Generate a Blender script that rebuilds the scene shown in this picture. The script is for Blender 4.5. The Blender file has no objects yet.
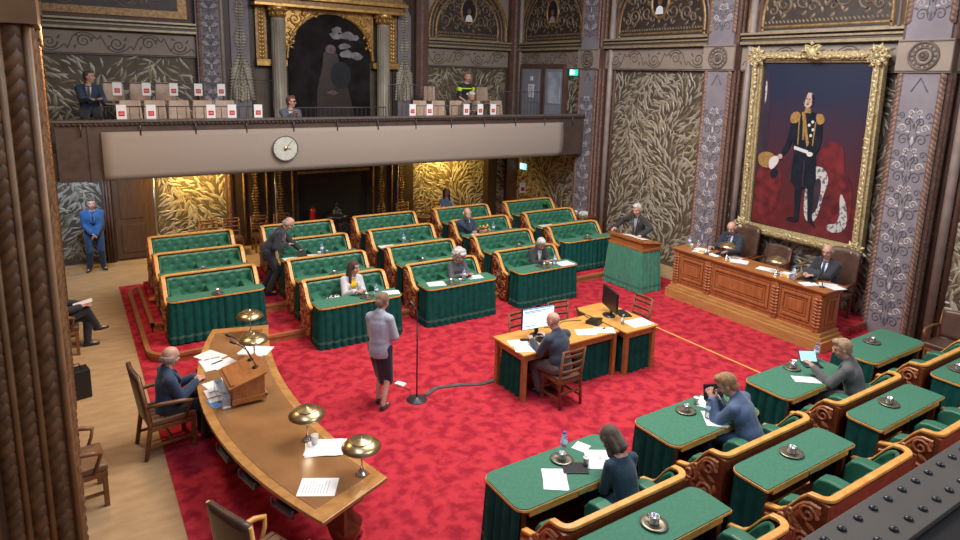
import bpy, math, random
from math import sin, cos, pi, radians, sqrt, atan2, exp
from mathutils import Vector, Matrix, Euler
random.seed(7)
C = bpy.context.scene.collection
SC = bpy.context.scene
V = Vector
# ------------------------------------------------------------------ camera
cam = bpy.data.cameras.new('camera'); co = bpy.data.objects.new('camera', cam); C.objects.link(co)
yaw, pit, rol = 0.5746, 0.1938, 0.0264
fwd = V((sin(yaw)*cos(pit), cos(yaw)*cos(pit), -sin(pit)))
rgt = V((cos(yaw), -sin(yaw), 0)); up = rgt.cross(fwd)
r2 = rgt*cos(rol)+up*sin(rol); u2 = -rgt*sin(rol)+up*cos(rol)
m = Matrix((r2, u2, -fwd)).transposed().to_4x4(); m.translation = V((0, 0, 4.7)); co.matrix_world = m
cam.sensor_width = 36; cam.lens = 645.38*36/960; cam.shift_y = -68/960; cam.clip_start = .02
SC.camera = co
SC.view_settings.view_transform = 'Standard'; SC.view_settings.look = 'None'
SC.view_settings.exposure = 0.45; SC.view_settings.gamma = 1; SC.view_settings.use_curve_mapping = False
# ------------------------------------------------------------------ light
w = bpy.data.worlds.new('world'); SC.world = w; w.use_nodes = True
w.node_tree.nodes['Background'].inputs[0].default_value = (.90, .84, .84, 1)
w.node_tree.nodes['Background'].inputs[1].default_value = .18
def area(name, loc, target, size, power, col, sy=None):
    l = bpy.data.lights.new(name, 'AREA'); l.energy = power; l.color = col; l.shape = 'RECTANGLE'
    l.size = size; l.size_y = sy or size
    o = bpy.data.objects.new(name, l); C.objects.link(o); o.location = loc
    o.rotation_euler = (V(target)-V(loc)).to_track_quat('-Z', 'Y').to_euler(); return o
def spot(name, loc, target, power, col, ang=60, blend=.6, rad=.1):
    l = bpy.data.lights.new(name, 'SPOT'); l.energy = power; l.color = col; l.spot_size = radians(ang); l.spot_blend = blend
    l.shadow_soft_size = rad
    o = bpy.data.objects.new(name, l); C.objects.link(o); o.location = loc
    o.rotation_euler = (V(target)-V(loc)).to_track_quat('-Z', 'Y').to_euler(); return o
area('hall_light', (6.5, 7.4, 8.4), (6.5, 7.5, 0), 4.6, 800, (1.0, .93, .84))
area('high_window', (-.1, 4.5, 8.4), (8, 9, 1.5), 4.0, 240, (.62, .76, 1.0), 2.4)
area('near_window', (7.5, -1.5, 8.6), (7, 12, 1.5), 6.0, 260, (.86, .90, 1.0), 2.4)
spot('bay_spot', (4.0, 6.5, 8.5), (12.8, 9.5, 4.0), 560, (.66, .78, 1.0), 62)
spot('warm_wall_spot', (7.5, 10.0, 7.8), (12.8, 11.4, .8), 260, (1.0, .72, .38), 40)
# ------------------------------------------------------------------ mesh helper
class MB:
    def __init__(s): s.v=[]; s.f=[]; s.m=[]; s.s=[]
    def add(s, vs, fs, mi=0, sm=False):
        b=len(s.v); s.v.extend([tuple(p) for p in vs])
        for f in fs: s.f.append([b+i for i in f]); s.m.append(mi); s.s.append(sm)
        return s
    def box(s, x0,y0,z0,x1,y1,z1, mi=0):
        vs=[(x0,y0,z0),(x1,y0,z0),(x1,y1,z0),(x0,y1,z0),(x0,y0,z1),(x1,y0,z1),(x1,y1,z1),(x0,y1,z1)]
        return s.add(vs,[(3,2,1,0),(4,5,6,7),(0,1,5,4),(1,2,6,5),(2,3,7,6),(3,0,4,7)],mi)
    def bar(s, p0, p1, w, h, mi=0, upv=(0,0,1)):
        p0=V(p0); p1=V(p1); d=(p1-p0).normalized(); u=V(upv)
        if abs(d.dot(u))>.97: u=V((0,1,0))
        a=d.cross(u).normalized()*w/2; b=a.cross(d).normalized()*h/2
        vs=[p0-a-b,p0+a-b,p0+a+b,p0-a+b,p1-a-b,p1+a-b,p1+a+b,p1-a+b]
        return s.add(vs,[(0,3,2,1),(4,5,6,7),(0,1,5,4),(1,2,6,5),(2,3,7,6),(3,0,4,7)],mi)
    def tube(s, pts, r, n=8, mi=0, sm=True, cap=True):
        pts=[V(p) for p in pts]; rs=r if isinstance(r,(list,tuple)) else [r]*len(pts)
        vs=[]; fs=[]; ref=None
        for i,p in enumerate(pts):
            d=(pts[min(i+1,len(pts)-1)]-pts[max(i-1,0)]).normalized()
            if ref is None: ref=V((0,0,1)) if abs(d.z)<.9 else V((1,0,0))
            a=(ref-d*ref.dot(d)).normalized(); b=d.cross(a); ref=a
            for k in range(n):
                t=2*pi*k/n; vs.append(p+a*cos(t)*rs[i]+b*sin(t)*rs[i])
        for i in range(len(pts)-1):
            for k in range(n):
                fs.append((i*n+k,i*n+(k+1)%n,(i+1)*n+(k+1)%n,(i+1)*n+k))
        s.add(vs,fs,mi,sm)
        if cap:
            b=len(s.v)-len(vs)
            s.f.append([b+k for k in range(n)][::-1]); s.m.append(mi); s.s.append(False)
            s.f.append([b+(len(pts)-1)*n+k for k in range(n)]); s.m.append(mi); s.s.append(False)
        return s
    def lathe(s, prof, o=(0,0,0), n=20, mi=0, sm=True, sx=1, sy=1):
        vs=[]; fs=[]
        for r,z in prof:
            for k in range(n):
                t=2*pi*k/n; vs.append((o[0]+cos(t)*r*sx,o[1]+sin(t)*r*sy,o[2]+z))
        L=len(prof)
        for i in range(L-1):
            for k in range(n): fs.append((i*n+k,i*n+(k+1)%n,(i+1)*n+(k+1)%n,(i+1)*n+k))
        if prof[0][0]>1e-4: fs.append(tuple(range(n))[::-1])
        if prof[-1][0]>1e-4: fs.append(tuple((L-1)*n+k for k in range(n)))
        return s.add(vs,fs,mi,sm)
    def ell(s, c, r, R=None, nu=12, nv=8, mi=0, sm=True):
        c=V(c); vs=[]; fs=[]
        for j in range(nv+1):
            ph=-pi/2+pi*j/nv
            for k in range(nu):
                t=2*pi*k/nu; p=V((cos(t)*cos(ph)*r[0],sin(t)*cos(ph)*r[1],sin(ph)*r[2]))
                if R: p=R@p
                vs.append(c+p)
        for j in range(nv):
            for k in range(nu): fs.append((j*nu+k,j*nu+(k+1)%nu,(j+1)*nu+(k+1)%nu,(j+1)*nu+k))
        return s.add(vs,fs,mi,sm)
    def caps(s, p0, r0, p1, r1, n=10, mi=0, q=1.0):
        # tapered capsule with round ends; q flattens it front to back
        p0=V(p0); p1=V(p1); d=p1-p0; L=d.length; d=d/L if L>1e-6 else V((0,0,1))
        ref=V((1,0,0)) if abs(d.x)<.9 else V((0,1,0))
        a=(ref-d*ref.dot(d)).normalized(); b=d.cross(a); vs=[]; fs=[]; st=[]
        for j in range(5): t=pi/2*j/4; st.append((p0-d*r0*cos(t), r0*sin(t)))
        for j in range(1,5): t=pi/2*j/4; st.append((p1+d*r1*sin(t), r1*cos(t)))
        st.insert(5,(p1,r1))
        for c,r in st:
            r=max(r,1e-4)
            for k in range(n): t=2*pi*k/n; vs.append(c+a*cos(t)*r+b*sin(t)*r*q)
        for i in range(len(st)-1):
            for k in range(n): fs.append((i*n+k,i*n+(k+1)%n,(i+1)*n+(k+1)%n,(i+1)*n+k))
        return s.add(vs,fs,mi,True)
    def prism(s, poly, z0, z1, F=None, mi=0, sm=False):
        F=F or (lambda u,v,h:(u,v,h)); n=len(poly)
        vs=[F(p[0],p[1],z0) for p in poly]+[F(p[0],p[1],z1) for p in poly]
        fs=[tuple(range(n))[::-1],tuple(range(n,2*n))]
        s.add(vs,fs,mi,False)
        b=len(s.v)-2*n
        for i in range(n):
            j=(i+1)%n; s.f.append([b+i,b+j,b+n+j,b+n+i]); s.m.append(mi); s.s.append(sm)
        return s
    def ribbon(s, pts, w, F, h=.02, mi=0, h0=0.0):
        # a half-round relief line over the surface F
        if 3<len(pts)<9 and not isinstance(w,list) and pts[0]!=pts[-1]:
            for _ in range(2):
                o=[pts[0]]
                for i in range(len(pts)-1):
                    a,b=pts[i],pts[i+1]; o+=[(a[0]*.75+b[0]*.25,a[1]*.75+b[1]*.25),(a[0]*.25+b[0]*.75,a[1]*.25+b[1]*.75)]
                pts=o+[pts[-1]]
        n=len(pts); vs=[]; fs=[]
        for i,(u,v) in enumerate(pts):
            a=pts[max(i-1,0)]; b=pts[min(i+1,n-1)]; dx,dy=b[0]-a[0],b[1]-a[1]; l=sqrt(dx*dx+dy*dy) or 1
            nx,ny=-dy/l,dx/l; ww=(w[i] if isinstance(w,list) else w)/2
            vs+= [F(u+nx*ww,v+ny*ww,h0),F(u+nx*ww*.5,v+ny*ww*.5,h0+h),F(u-nx*ww*.5,v-ny*ww*.5,h0+h),F(u-nx*ww,v-ny*ww,h0)]
        for i in range(n-1):
            for k in range(3): fs.append((i*4+k,i*4+k+1,(i+1)*4+k+1,(i+1)*4+k))
        return s.add(vs,fs,mi,True)
    def leaf(s, u, v, a, L, w, F, h=.015, mi=0, k=0.0, h0=0.0):
        st=[(0,.12),(.25,.8),(.55,1),(.82,.6),(1,.03)]; vs=[]; fs=[]; x,y=u,v; t0=0
        for t,q in st:
            an=a+k*t; x+=cos(an)*(t-t0)*L; y+=sin(an)*(t-t0)*L; t0=t
            nx,ny=-sin(an)*w*q/2,cos(an)*w*q/2
            vs+=[F(x+nx,y+ny,h0),F(x,y,h0+h*(.4+.6*q)),F(x-nx,y-ny,h0)]
        for i in range(4):
            fs+=[(i*3,i*3+1,i*3+4,i*3+3),(i*3+1,i*3+2,i*3+5,i*3+4)]
        return s.add(vs,fs,mi,True)
    def sweep(s, path, w, t, mi=0, sm=False):
        # rectangular strip along a path of 3D points, w across (horizontal), t thick (vertical)
        n=len(path); vs=[]; fs=[]
        for i,p in enumerate(path):
            p=V(p); d=V(path[min(i+1,n-1)])-V(path[max(i-1,0)]); d.z=0
            if d.length<1e-6: d=V((1,0,0))
            d.normalize(); nn=V((-d.y,d.x,0))*w/2
            vs+=[p-nn,p+nn,p+nn+V((0,0,t)),p-nn+V((0,0,t))]
        for i in range(n-1):
            for k in range(4): fs.append((i*4+k,(i+1)*4+k,(i+1)*4+(k+1)%4,i*4+(k+1)%4))
        fs.append((0,1,2,3)); b=(n-1)*4; fs.append((b+3,b+2,b+1,b))
        return s.add(vs,fs,mi,sm)
    def grid(s, f, nu, nv, mi=0, sm=True):
        vs=[f(i/nu,j/nv) for j in range(nv+1) for i in range(nu+1)]
        fs=[(j*(nu+1)+i,j*(nu+1)+i+1,(j+1)*(nu+1)+i+1,(j+1)*(nu+1)+i) for j in range(nv) for i in range(nu)]
        return s.add(vs,fs,mi,sm)
def link(name, me, parent=None):
    o=bpy.data.objects.new(name,me); C.objects.link(o)
    if parent: o.parent=parent
    return o
def obj(name, mb, mats, parent=None, bevel=0, seg=2, label=None):
    me=bpy.data.meshes.new(name); me.from_pydata(mb.v,[],mb.f)
    if not isinstance(mats,(list,tuple)): mats=[mats]
    for mm in mats: me.materials.append(mm)
    me.polygons.foreach_set('material_index',mb.m); me.polygons.foreach_set('use_smooth',mb.s); me.update()
    o=link(name,me,parent)
    if bevel:
        b=o.modifiers.new('bevel','BEVEL'); b.width=bevel; b.segments=seg; b.limit_method='ANGLE'; b.angle_limit=radians(40)
    if label: o['label']=label
    return o
def tag(o, label, cat, group=None, kind=None):
    o['label']=label; o['category']=cat
    if group: o['group']=group
    if kind: o['kind']=kind
    return o
def struct(name, mb, mats, bevel=0):
    o=obj(name,mb,mats,None,bevel); o['kind']='structure'; return o
def thing(name, label, cat, loc=(0,0,0), rz=0, group=None):
    o=bpy.data.objects.new(name,None); C.objects.link(o); o.location=loc; o.rotation_euler=(0,0,rz); o.empty_display_size=.2
    return tag(o,label,cat,group)
KIDS={}
def kids(o): return [c for c in bpy.data.objects if c.parent==o]
def dup(root, loc, rz, label, group=None, name=None):
    r=root.copy(); C.objects.link(r); r.location=loc; r.rotation_euler=(0,0,rz); r['label']=label
    if group: r['group']=group
    for ch in kids(root):
        c=ch.copy(); C.objects.link(c); c.parent=r
        for g in kids(ch):
            d=g.copy(); C.objects.link(d); d.parent=c
    return r
def single(name, mb, mats, label, cat, loc=(0,0,0), rz=0, group=None, bevel=0):
    o=obj(name,mb,mats,None,bevel); o.location=loc; o.rotation_euler=(0,0,rz); return tag(o,label,cat,group)
# ------------------------------------------------------------------ materials
def mat(name, c1, c2=None, scale=6, rough=.5, metal=0, bump=0, bscale=None, kind='noise', stretch=(1,1,1), spec=None, emis=None, trans=0, alpha=1, lo=.35, hi=.65, detail=4, sheen=0):
    mt=bpy.data.materials.new(name); mt.use_nodes=True; nt=mt.node_tree; n=nt.nodes; bs=n['Principled BSDF']
    bs.inputs['Roughness'].default_value=rough; bs.inputs['Metallic'].default_value=metal
    if spec is not None: bs.inputs['Specular IOR Level'].default_value=spec
    if sheen: bs.inputs['Sheen Weight'].default_value=sheen
    if trans: bs.inputs['Transmission Weight'].default_value=trans
    if alpha<1: bs.inputs['Alpha'].default_value=alpha
    if emis: bs.inputs['Emission Color'].default_value=(*c1,1); bs.inputs['Emission Strength'].default_value=emis
    bs.inputs['Base Color'].default_value=(*c1,1)
    tc=n.new('ShaderNodeTexCoord'); mp=n.new('ShaderNodeMapping'); mp.inputs['Scale'].default_value=stretch
    nt.links.new(tc.outputs['Object'],mp.inputs[0])
    if kind=='wood':
        tx=n.new('ShaderNodeTexNoise'); tx.inputs['Scale'].default_value=scale; tx.inputs['Detail'].default_value=5; tx.inputs['Distortion'].default_value=1.2
        out=tx.outputs[0]
    elif kind=='voronoi':
        tx=n.new('ShaderNodeTexVoronoi'); tx.inputs['Scale'].default_value=scale; out=tx.outputs['Distance']
    else:
        tx=n.new('ShaderNodeTexNoise'); tx.inputs['Scale'].default_value=scale; tx.inputs['Detail'].default_value=detail; out=tx.outputs[0]
    nt.links.new(mp.outputs[0],tx.inputs['Vector'])
    if c2:
        cr=n.new('ShaderNodeValToRGB'); cr.color_ramp.elements[0].position=lo; cr.color_ramp.elements[1].position=hi
        cr.color_ramp.elements[0].color=(*c2,1); cr.color_ramp.elements[1].color=(*c1,1)
        nt.links.new(out,cr.inputs[0]); nt.links.new(cr.outputs[0],bs.inputs['Base Color'])
        if emis: nt.links.new(cr.outputs[0],bs.inputs['Emission Color'])
    if bump:
        b=n.new('ShaderNodeBump'); b.inputs['Strength'].default_value=bump; b.inputs['Distance'].default_value=.01
        if bscale:
            t2=n.new('ShaderNodeTexNoise'); t2.inputs['Scale'].default_value=bscale; nt.links.new(mp.outputs[0],t2.inputs['Vector']); nt.links.new(t2.outputs[0],b.inputs['Height'])
        else: nt.links.new(out,b.inputs['Height'])
        nt.links.new(b.outputs[0],bs.inputs['Normal'])
    return mt
M={}
M['red']=mat('red_carpet',(.50,.036,.052),(.31,.016,.032),6,.95,lo=.40,hi=.57,detail=6,bump=.25,bscale=120,spec=.1)
M['sisal']=mat('beige_carpet',(.46,.30,.165),(.38,.24,.125),3,.9,bump=.2,bscale=90,stretch=(1,3,1),spec=.15)
M['green']=mat('green_leather',(.040,.172,.108),(.031,.138,.085),4,.45,bump=.05,bscale=60)
M['button']=mat('dark_green_button',(.012,.07,.045),None,rough=.5)
M['baize']=mat('green_baize',(.066,.20,.132),(.055,.172,.112),30,.8,spec=.2)
M['skirt']=mat('green_curtain',(.007,.080,.064),(.004,.055,.045),8,.85,spec=.15)
M['hem']=mat('curtain_hem',(.045,.13,.105),(.02,.09,.07),60,.8)
M['gold']=mat('honey_oak',(.78,.40,.11),(.64,.29,.065),9,.38,kind='wood',stretch=(1,1,1))
M['mahog']=mat('carved_mahogany',(.19,.055,.022),(.11,.028,.012),8,.3,kind='wood')
M['mahogl']=mat('carved_relief',(.46,.18,.075),(.30,.10,.04),12,.28)
M['nose']=mat('step_nosing',(.42,.17,.065),(.32,.12,.045),8,.45,kind='wood')
M['oak']=mat('desk_oak',(.40,.155,.045),(.29,.10,.028),5,.35,kind='wood',stretch=(3,.5,3))
M['oakv']=mat('panel_oak',(.40,.145,.05),(.28,.09,.03),5,.35,kind='wood',stretch=(3,3,.5))
M['lightoak']=mat('plinth_oak',(.50,.26,.09),(.38,.18,.055),6,.4,kind='wood',stretch=(3,.4,3))
M['hs']=mat('horseshoe_leather_top',(.30,.145,.055),(.23,.105,.038),2.5,.26,bump=.03,bscale=40)
M['hsedge']=mat('horseshoe_edge',(.48,.24,.075),(.36,.16,.045),7,.3,kind='wood')
M['clk']=mat('clerk_table_wood',(.66,.34,.095),(.54,.25,.06),5,.35,kind='wood',stretch=(.6,3,3))
M['clkleg']=mat('clerk_leg_wood',(.42,.17,.05),(.32,.12,.035),7,.4,kind='wood')
M['chair']=mat('chair_wood',(.23,.095,.038),(.15,.055,.022),8,.4,kind='wood')
M['leather']=mat('brown_leather',(.105,.055,.038),(.075,.036,.026),7,.4,bump=.08,bscale=70)
M['tan']=mat('tan_seat_leather',(.22,.11,.055),(.16,.075,.038),10,.4)
M['wall']=mat('gilt_leather_ground',(.12,.092,.064),(.08,.06,.042),3,.6,metal=.1)
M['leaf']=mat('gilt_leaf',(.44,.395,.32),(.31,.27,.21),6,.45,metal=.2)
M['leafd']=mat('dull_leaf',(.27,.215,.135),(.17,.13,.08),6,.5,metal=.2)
M['pil']=mat('pilaster_paint',(.235,.212,.235),(.19,.165,.185),2,.65)
M['pilorn']=mat('pilaster_scroll',(.105,.10,.125),(.075,.07,.085),8,.6)
M['scrl']=mat('scroll_light',(.50,.46,.45),(.40,.36,.35),8,.6)
M['frieze']=mat('frieze_paint',(.31,.25,.205),(.26,.21,.17),2,.65)
M['frorn']=mat('frieze_scroll',(.145,.105,.085),(.10,.075,.06),9,.6)
M['rope']=mat('rope_moulding',(.22,.125,.092),(.13,.07,.05),12,.5)
M['rose']=mat('red_brown_jamb',(.13,.065,.048),(.09,.045,.035),3,.6)
M['jamb']=mat('pale_round_moulding',(.34,.28,.25),(.27,.215,.19),4,.45)
M['lint']=mat('lintel_gilt',(.40,.33,.22),(.30,.24,.15),8,.4,metal=.3)
M['lintd']=mat('lintel_dark',(.10,.065,.045),None,rough=.5)
M['ornd']=mat('lunette_ground',(.055,.038,.028),(.035,.024,.02),5,.5)
M['ornm']=mat('lunette_scroll',(.22,.165,.11),(.14,.10,.07),10,.5,metal=.2)
M['gilt']=mat('gilded_carving',(.62,.38,.12),(.36,.19,.05),10,.35,metal=.55)
M['giltp']=mat('gilded_frame',(.60,.50,.28),(.32,.23,.11),26,.45,metal=.3)
M['giltd']=mat('old_gilding',(.36,.22,.09),(.2,.11,.045),14,.45,metal=.4)
M['col']=mat('column_marble',(.40,.36,.29),(.29,.25,.19),5,.4,stretch=(1,1,.3))
M['dwood']=mat('dark_panelling',(.048,.028,.019),(.030,.018,.012),6,.5,kind='wood')
M['bwood']=mat('brown_door_wood',(.12,.06,.032),(.085,.042,.022),5,.45,kind='wood',stretch=(3,3,.4))
M['black']=mat('black_metal',(.012,.012,.013),None,rough=.4)
M['blackp']=mat('black_plastic',(.016,.017,.02),None,rough=.35)
M['void']=mat('fireplace_back',(.010,.012,.018),(.006,.007,.01),3,.7)
M['banner']=mat('grey_fabric_banner',(.33,.275,.24),(.31,.26,.225),40,.85,bump=.1,bscale=200)
M['slab']=mat('balcony_wood',(.085,.055,.042),(.06,.038,.03),5,.5,kind='wood')
M['rail']=mat('balcony_rail',(.16,.13,.115),(.11,.09,.08),20,.4,metal=.2)
M['iron']=mat('grey_iron',(.09,.09,.10),None,rough=.4,metal=.6)
M['steel']=mat('pale_steel',(.5,.52,.55),None,rough=.3,metal=.8)
M['beam']=mat('painted_steel_beam',(.092,.082,.072),(.08,.072,.064),5,.55,bump=.06,bscale=70)
M['rivet']=mat('dark_rivet',(.035,.036,.042),None,rough=.35,metal=.4)
M['brass']=mat('brushed_brass',(.62,.48,.27),(.50,.37,.19),14,.28,metal=.95)
M['chrome']=mat('chrome',(.75,.72,.68),None,rough=.15,metal=1)
M['paper']=mat('white_paper',(.83,.83,.84),(.78,.78,.80),3,.7)
M['ink']=mat('printed_grey',(.45,.46,.5),None,rough=.8)
M['bluep']=mat('blue_paper',(.10,.32,.72),None,rough=.6)
M['yell']=mat('yellow_card',(.85,.42,.05),None,rough=.6)
M['white']=mat('white_ceramic',(.82,.82,.80),None,rough=.25)
M['pewter']=mat('pewter_tray',(.30,.27,.21),(.24,.21,.16),12,.35,metal=.7)
M['silver']=mat('silver_cup',(.42,.42,.43),None,rough=.3,metal=.8)
M['glass']=mat('clear_plastic',(.82,.90,.98),None,rough=.08,trans=.85,spec=.5)
M['capb']=mat('blue_cap',(.03,.14,.65),None,rough=.4)
M['blabel']=mat('bottle_label',(.25,.42,.75),(.7,.75,.85),20,.5)
M['screen']=mat('lit_screen',(.86,.93,1.0),None,rough=.3,emis=.75)
M['scrb']=mat('screen_blue',(.12,.32,.62),None,rough=.3,emis=.5)
M['tabs']=mat('tablet_screen',(.25,.62,.90),None,rough=.3,emis=.6)
M['signr']=mat('red_sign_print',(.55,.015,.02),None,rough=.6)
M['signl']=mat('pink_print',(.8,.35,.35),None,rough=.6)
M['exitg']=mat('exit_green',(.03,.62,.42),None,rough=.4,emis=.9)
M['exitc']=mat('exit_cyan',(.25,.75,.85),None,rough=.4,emis=1.0)
M['exitw']=mat('exit_white',(.9,1,.95),None,rough=.4,emis=1.2)
M['ply']=mat('bent_plywood',(.46,.33,.25),(.38,.27,.20),5,.45,kind='wood')
M['doorgl']=mat('bluish_door',(.30,.31,.36),(.24,.25,.30),2,.4)
M['red2']=mat('red_enamel',(.5,.02,.015),None,rough=.3)
M['leafg']=mat('plant_leaf',(.05,.18,.03),(.03,.11,.02),9,.5)
M['flower']=mat('orange_flower',(.8,.30,.05),(.6,.45,.1),30,.6)
M['dry']=mat('dry_flower',(.42,.25,.15),(.25,.12,.08),30,.8)
M['bag']=mat('patterned_fabric',(.75,.72,.68),(.04,.04,.05),26,.7,lo=.48,hi=.52)
M['leatherblk']=mat('black_leather',(.012,.012,.013),None,rough=.45)
M['cable']=mat('grey_cable_ramp',(.10,.095,.09),(.06,.06,.06),10,.6)
M['orange']=mat('orange_tape',(.85,.36,.08),None,rough=.7)
M['wash']=mat('warm_lamp_glass',(1.0,.72,.25),None,rough=.4,emis=6)
# ------------------------------------------------------------------ relief motifs
def spiral(cx, cy, r, a0, turns, d, n=16):
    return [(cx+r*(1-.86*t/n)*cos(a0+d*2*pi*turns*t/n), cy+r*(1-.86*t/n)*sin(a0+d*2*pi*turns*t/n)) for t in range(n+1)]
def wr(n, a, b): return [a+(b-a)*i/(n-1) for i in range(n)]
def leaves(mb, F, u0, u1, v0, v1, mi, sp=.112, L=.29, seed=0, mi2=None, hh=.02):
    R=random.Random(seed); nu=max(1,int((u1-u0)/sp)); nv=max(1,int((v1-v0)/(sp*1.05)))
    for j in range(nv):
        for i in range(nu):
            u=u0+(i+.5+R.uniform(-.35,.35))*(u1-u0)/nu; v=v0+(j+.5+R.uniform(-.35,.35))*(v1-v0)/nv
            a=pi/2+1.15*sin(u*2.6+1.3*sin(v*1.9+seed))+R.uniform(-.55,.55)
            l=L*R.uniform(.7,1.2)
            eu=u+cos(a)*l; ev=v+sin(a)*l
            if not(u0<eu<u1 and v0<ev<v1): l*=.5; eu=u+cos(a)*l; ev=v+sin(a)*l
            if not(u0<eu<u1 and v0<ev<v1): continue
            mb.leaf(u,v,a,l,l*R.uniform(.17,.27),F,hh*R.uniform(.6,1.3),(mi if R.random()<.72 or mi2 is None else mi2),R.uniform(-.9,.9),R.uniform(.0,.008))
def ropev(mb, F, u, v0, v1, mi, w=.13, d=1, h=.05):
    v=v0; k=0
    while v<v1-.05:
        mb.leaf(u-d*w*.35,v,pi/2-d*.75,.17,w*.85,F,h,mi,.5*d); v+=.085; k+=1
def arab(mb, F, uc, w, v0, v1, mi, mi2):
    v=v0; k=0; U=w/.55*.62
    while v<v1-U*.8:
        for sgn in (-1,1):
            for (du,dv,r,a,t,d,m_) in ((.24,.16,.17,pi,1.4,-1,mi),(.30,.45,.12,0,1.3,1,mi2),(.17,.62,.12,pi,1.3,-1,mi),(.36,.78,.10,0,1.3,1,mi),(.12,.86,.08,pi,1.2,-1,mi2)):
                p=[(uc+sgn*x*w,v+y*U) for x,y in spiral(du,dv*1.0,r,a,t,d,14)]
                mb.ribbon(p,wr(15,.026,.013),F,.010,m_)
            mb.ribbon([(uc+sgn*.01,v),(uc+sgn*w*.14,v+U*.2),(uc+sgn*w*.05,v+U*.45),(uc+sgn*w*.16,v+U*.7),(uc+sgn*w*.02,v+U)],.016,F,.009,mi)
            for (du,dv,an) in ((.40,.28,.6),(.42,.62,1.0),(.06,.34,.9),(.08,.72,.7)): mb.leaf(uc+sgn*w*du*.85,v+U*dv,pi/2-sgn*an,.10,.04,F,.010,mi if du>.1 else mi2,-sgn*.8)
        mb.leaf(uc,v+U*.02,pi/2,.16,.05,F,.012,mi2 if k%2 else mi); mb.leaf(uc,v+U*.62,-pi/2,.12,.045,F,.012,mi)
        v+=U; k+=1
def runscroll(mb, F, u0, u1, v0, v1, mi):
    h=v1-v0; vc=(v0+v1)/2; n=max(2,int((u1-u0)/.62)); L=(u1-u0)/n
    for i in range(n):
        uc=u0+(i+.5)*L; s=1 if i%2 else -1
        mb.ribbon(spiral(uc,vc+s*h*.04,h*.36,0,1.6,s,22),wr(23,.04,.018),F,.013,mi)
        mb.ribbon([(uc-L*.5,vc-s*h*.34),(uc-L*.42,vc-s*h*.1),(uc-L*.30,vc+s*h*.34),(uc,vc+s*h*.52),(uc+L*.30,vc+s*h*.34),(uc+L*.42,vc+s*h*.1),(uc+L*.5,vc+s*h*.34)],.026,F,.012,mi)
        for a in (.4,2.2,3.6): mb.leaf(uc+cos(a)*h*.34,vc+sin(a)*h*.30,a,.12,.05,F,.012,mi,.8)
def roundel(mb, F, u, v, r, mi, mi2):
    for rr,ww,hh in ((r,.05,.03),(r*.62,.04,.03),(r*.26,.05,.04)):
        p=[(u+rr*cos(2*pi*i/24),v+rr*sin(2*pi*i/24)) for i in range(25)]
        mb.ribbon(p,ww,F,hh,mi)
    for i in range(14):
        a=2*pi*i/14; mb.leaf(u+cos(a)*r*.66,v+sin(a)*r*.66,a,r*.3,.06,F,.02,mi2)
    mb.ell(F(u,v,.02),(.045,.045,.045),mi=mi,nu=8,nv=5)
def frieze(mb, F, u0, u1, mi0, mi1, h=0.0, rnd=False):
    quad(mb,F,u0,u1,4.94,5.50,h,mi0,.05)
    G=lambda u,v,k:F(u,v,k+h)
    for v in (4.965,5.47): mb.ribbon([(u0,v),(u1,v)],.03,G,.015,mi1)
    if rnd: roundel(mb,G,(u0+u1)/2,5.22,min(.23,(u1-u0)*.36),mi1,mi1)
    else: runscroll(mb,G,u0+.05,u1-.05,5.0,5.44,mi1)
def quad(mb, F, u0,u1,v0,v1,h,mi,t=.04):
    vs=[F(u0,v0,h),F(u1,v0,h),F(u1,v1,h),F(u0,v1,h),F(u0,v0,h-t),F(u1,v0,h-t),F(u1,v1,h-t),F(u0,v1,h-t)]
    mb.add(vs,[(0,1,2,3),(7,6,5,4),(4,5,1,0),(5,6,2,1),(6,7,3,2),(7,4,0,3)],mi)
def ffr(mb, F, u0,u1,v0,v1,h0,h1,mi):  # a box on the wall from height h0 to h1
    quad(mb,F,u0,u1,v0,v1,h1,mi,h1-h0)
TN=[0]
def trim(mb, mats, bevel=0):
    TN[0]+=1; return struct('trim_%d'%TN[0],mb,mats,bevel)
ZT=8.2
def pilaster(F, u0, u1, base=0.0, face=.38):
    mb=MB(); w=u1-u0
    ffr(mb,F,u0,u1,0,ZT,-.02,face-.06,0)                     # body, reddish returns
    ffr(mb,F,u0+.06,u1-.06,base,ZT,face-.06,face-.02,1)      # painted face
    G=lambda u,v,h:F(u,v,h+face-.02)
    for s,uu in ((1,u0+.075),(-1,u1-.075)): ropev(mb,G,uu,base+.05,4.94,2,.13,s,.05); ropev(mb,G,uu,5.75,ZT,2,.13,s,.05)
    arab(mb,G,(u0+u1)/2,w*.72,base+.35,4.6,3,4)
    mb.ribbon([((u0+u1)/2-.13,4.62),((u0+u1)/2,4.85),((u0+u1)/2+.13,4.62)],.03,G,.014,3)
    arab(mb,G,(u0+u1)/2,w*.72,5.8,ZT-.2,3,4)
    frieze(mb,F,u0-.02,u1+.02,5,6,face+.02,True)
    # leaves on the return that looks back towards the hall entrance
    for (hh) in (.12,.26):
        H=lambda u,v,h,hh=hh:F(u0-h,v,hh+u)
        ropev(mb,H,0,base+.05,4.94,2,.11,1,.03); ropev(mb,H,0,5.5,ZT,2,.11,1,.03)
    return trim(mb,[M['rose'],M['pil'],M['rope'],M['pilorn'],M['scrl'],M['frieze'],M['frorn']])
def jamb(F, u, base=0.0):
    mb=MB(); mb.tube([F(u,base,.09),F(u,ZT,.09)],.075,10,0); mb.tube([F(u-.12,base,.02),F(u-.12,ZT,.02)],.05,8,1); mb.tube([F(u+.12,base,.02),F(u+.12,ZT,.02)],.05,8,1)
    return trim(mb,[M['jamb'],M['rose']])
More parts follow.
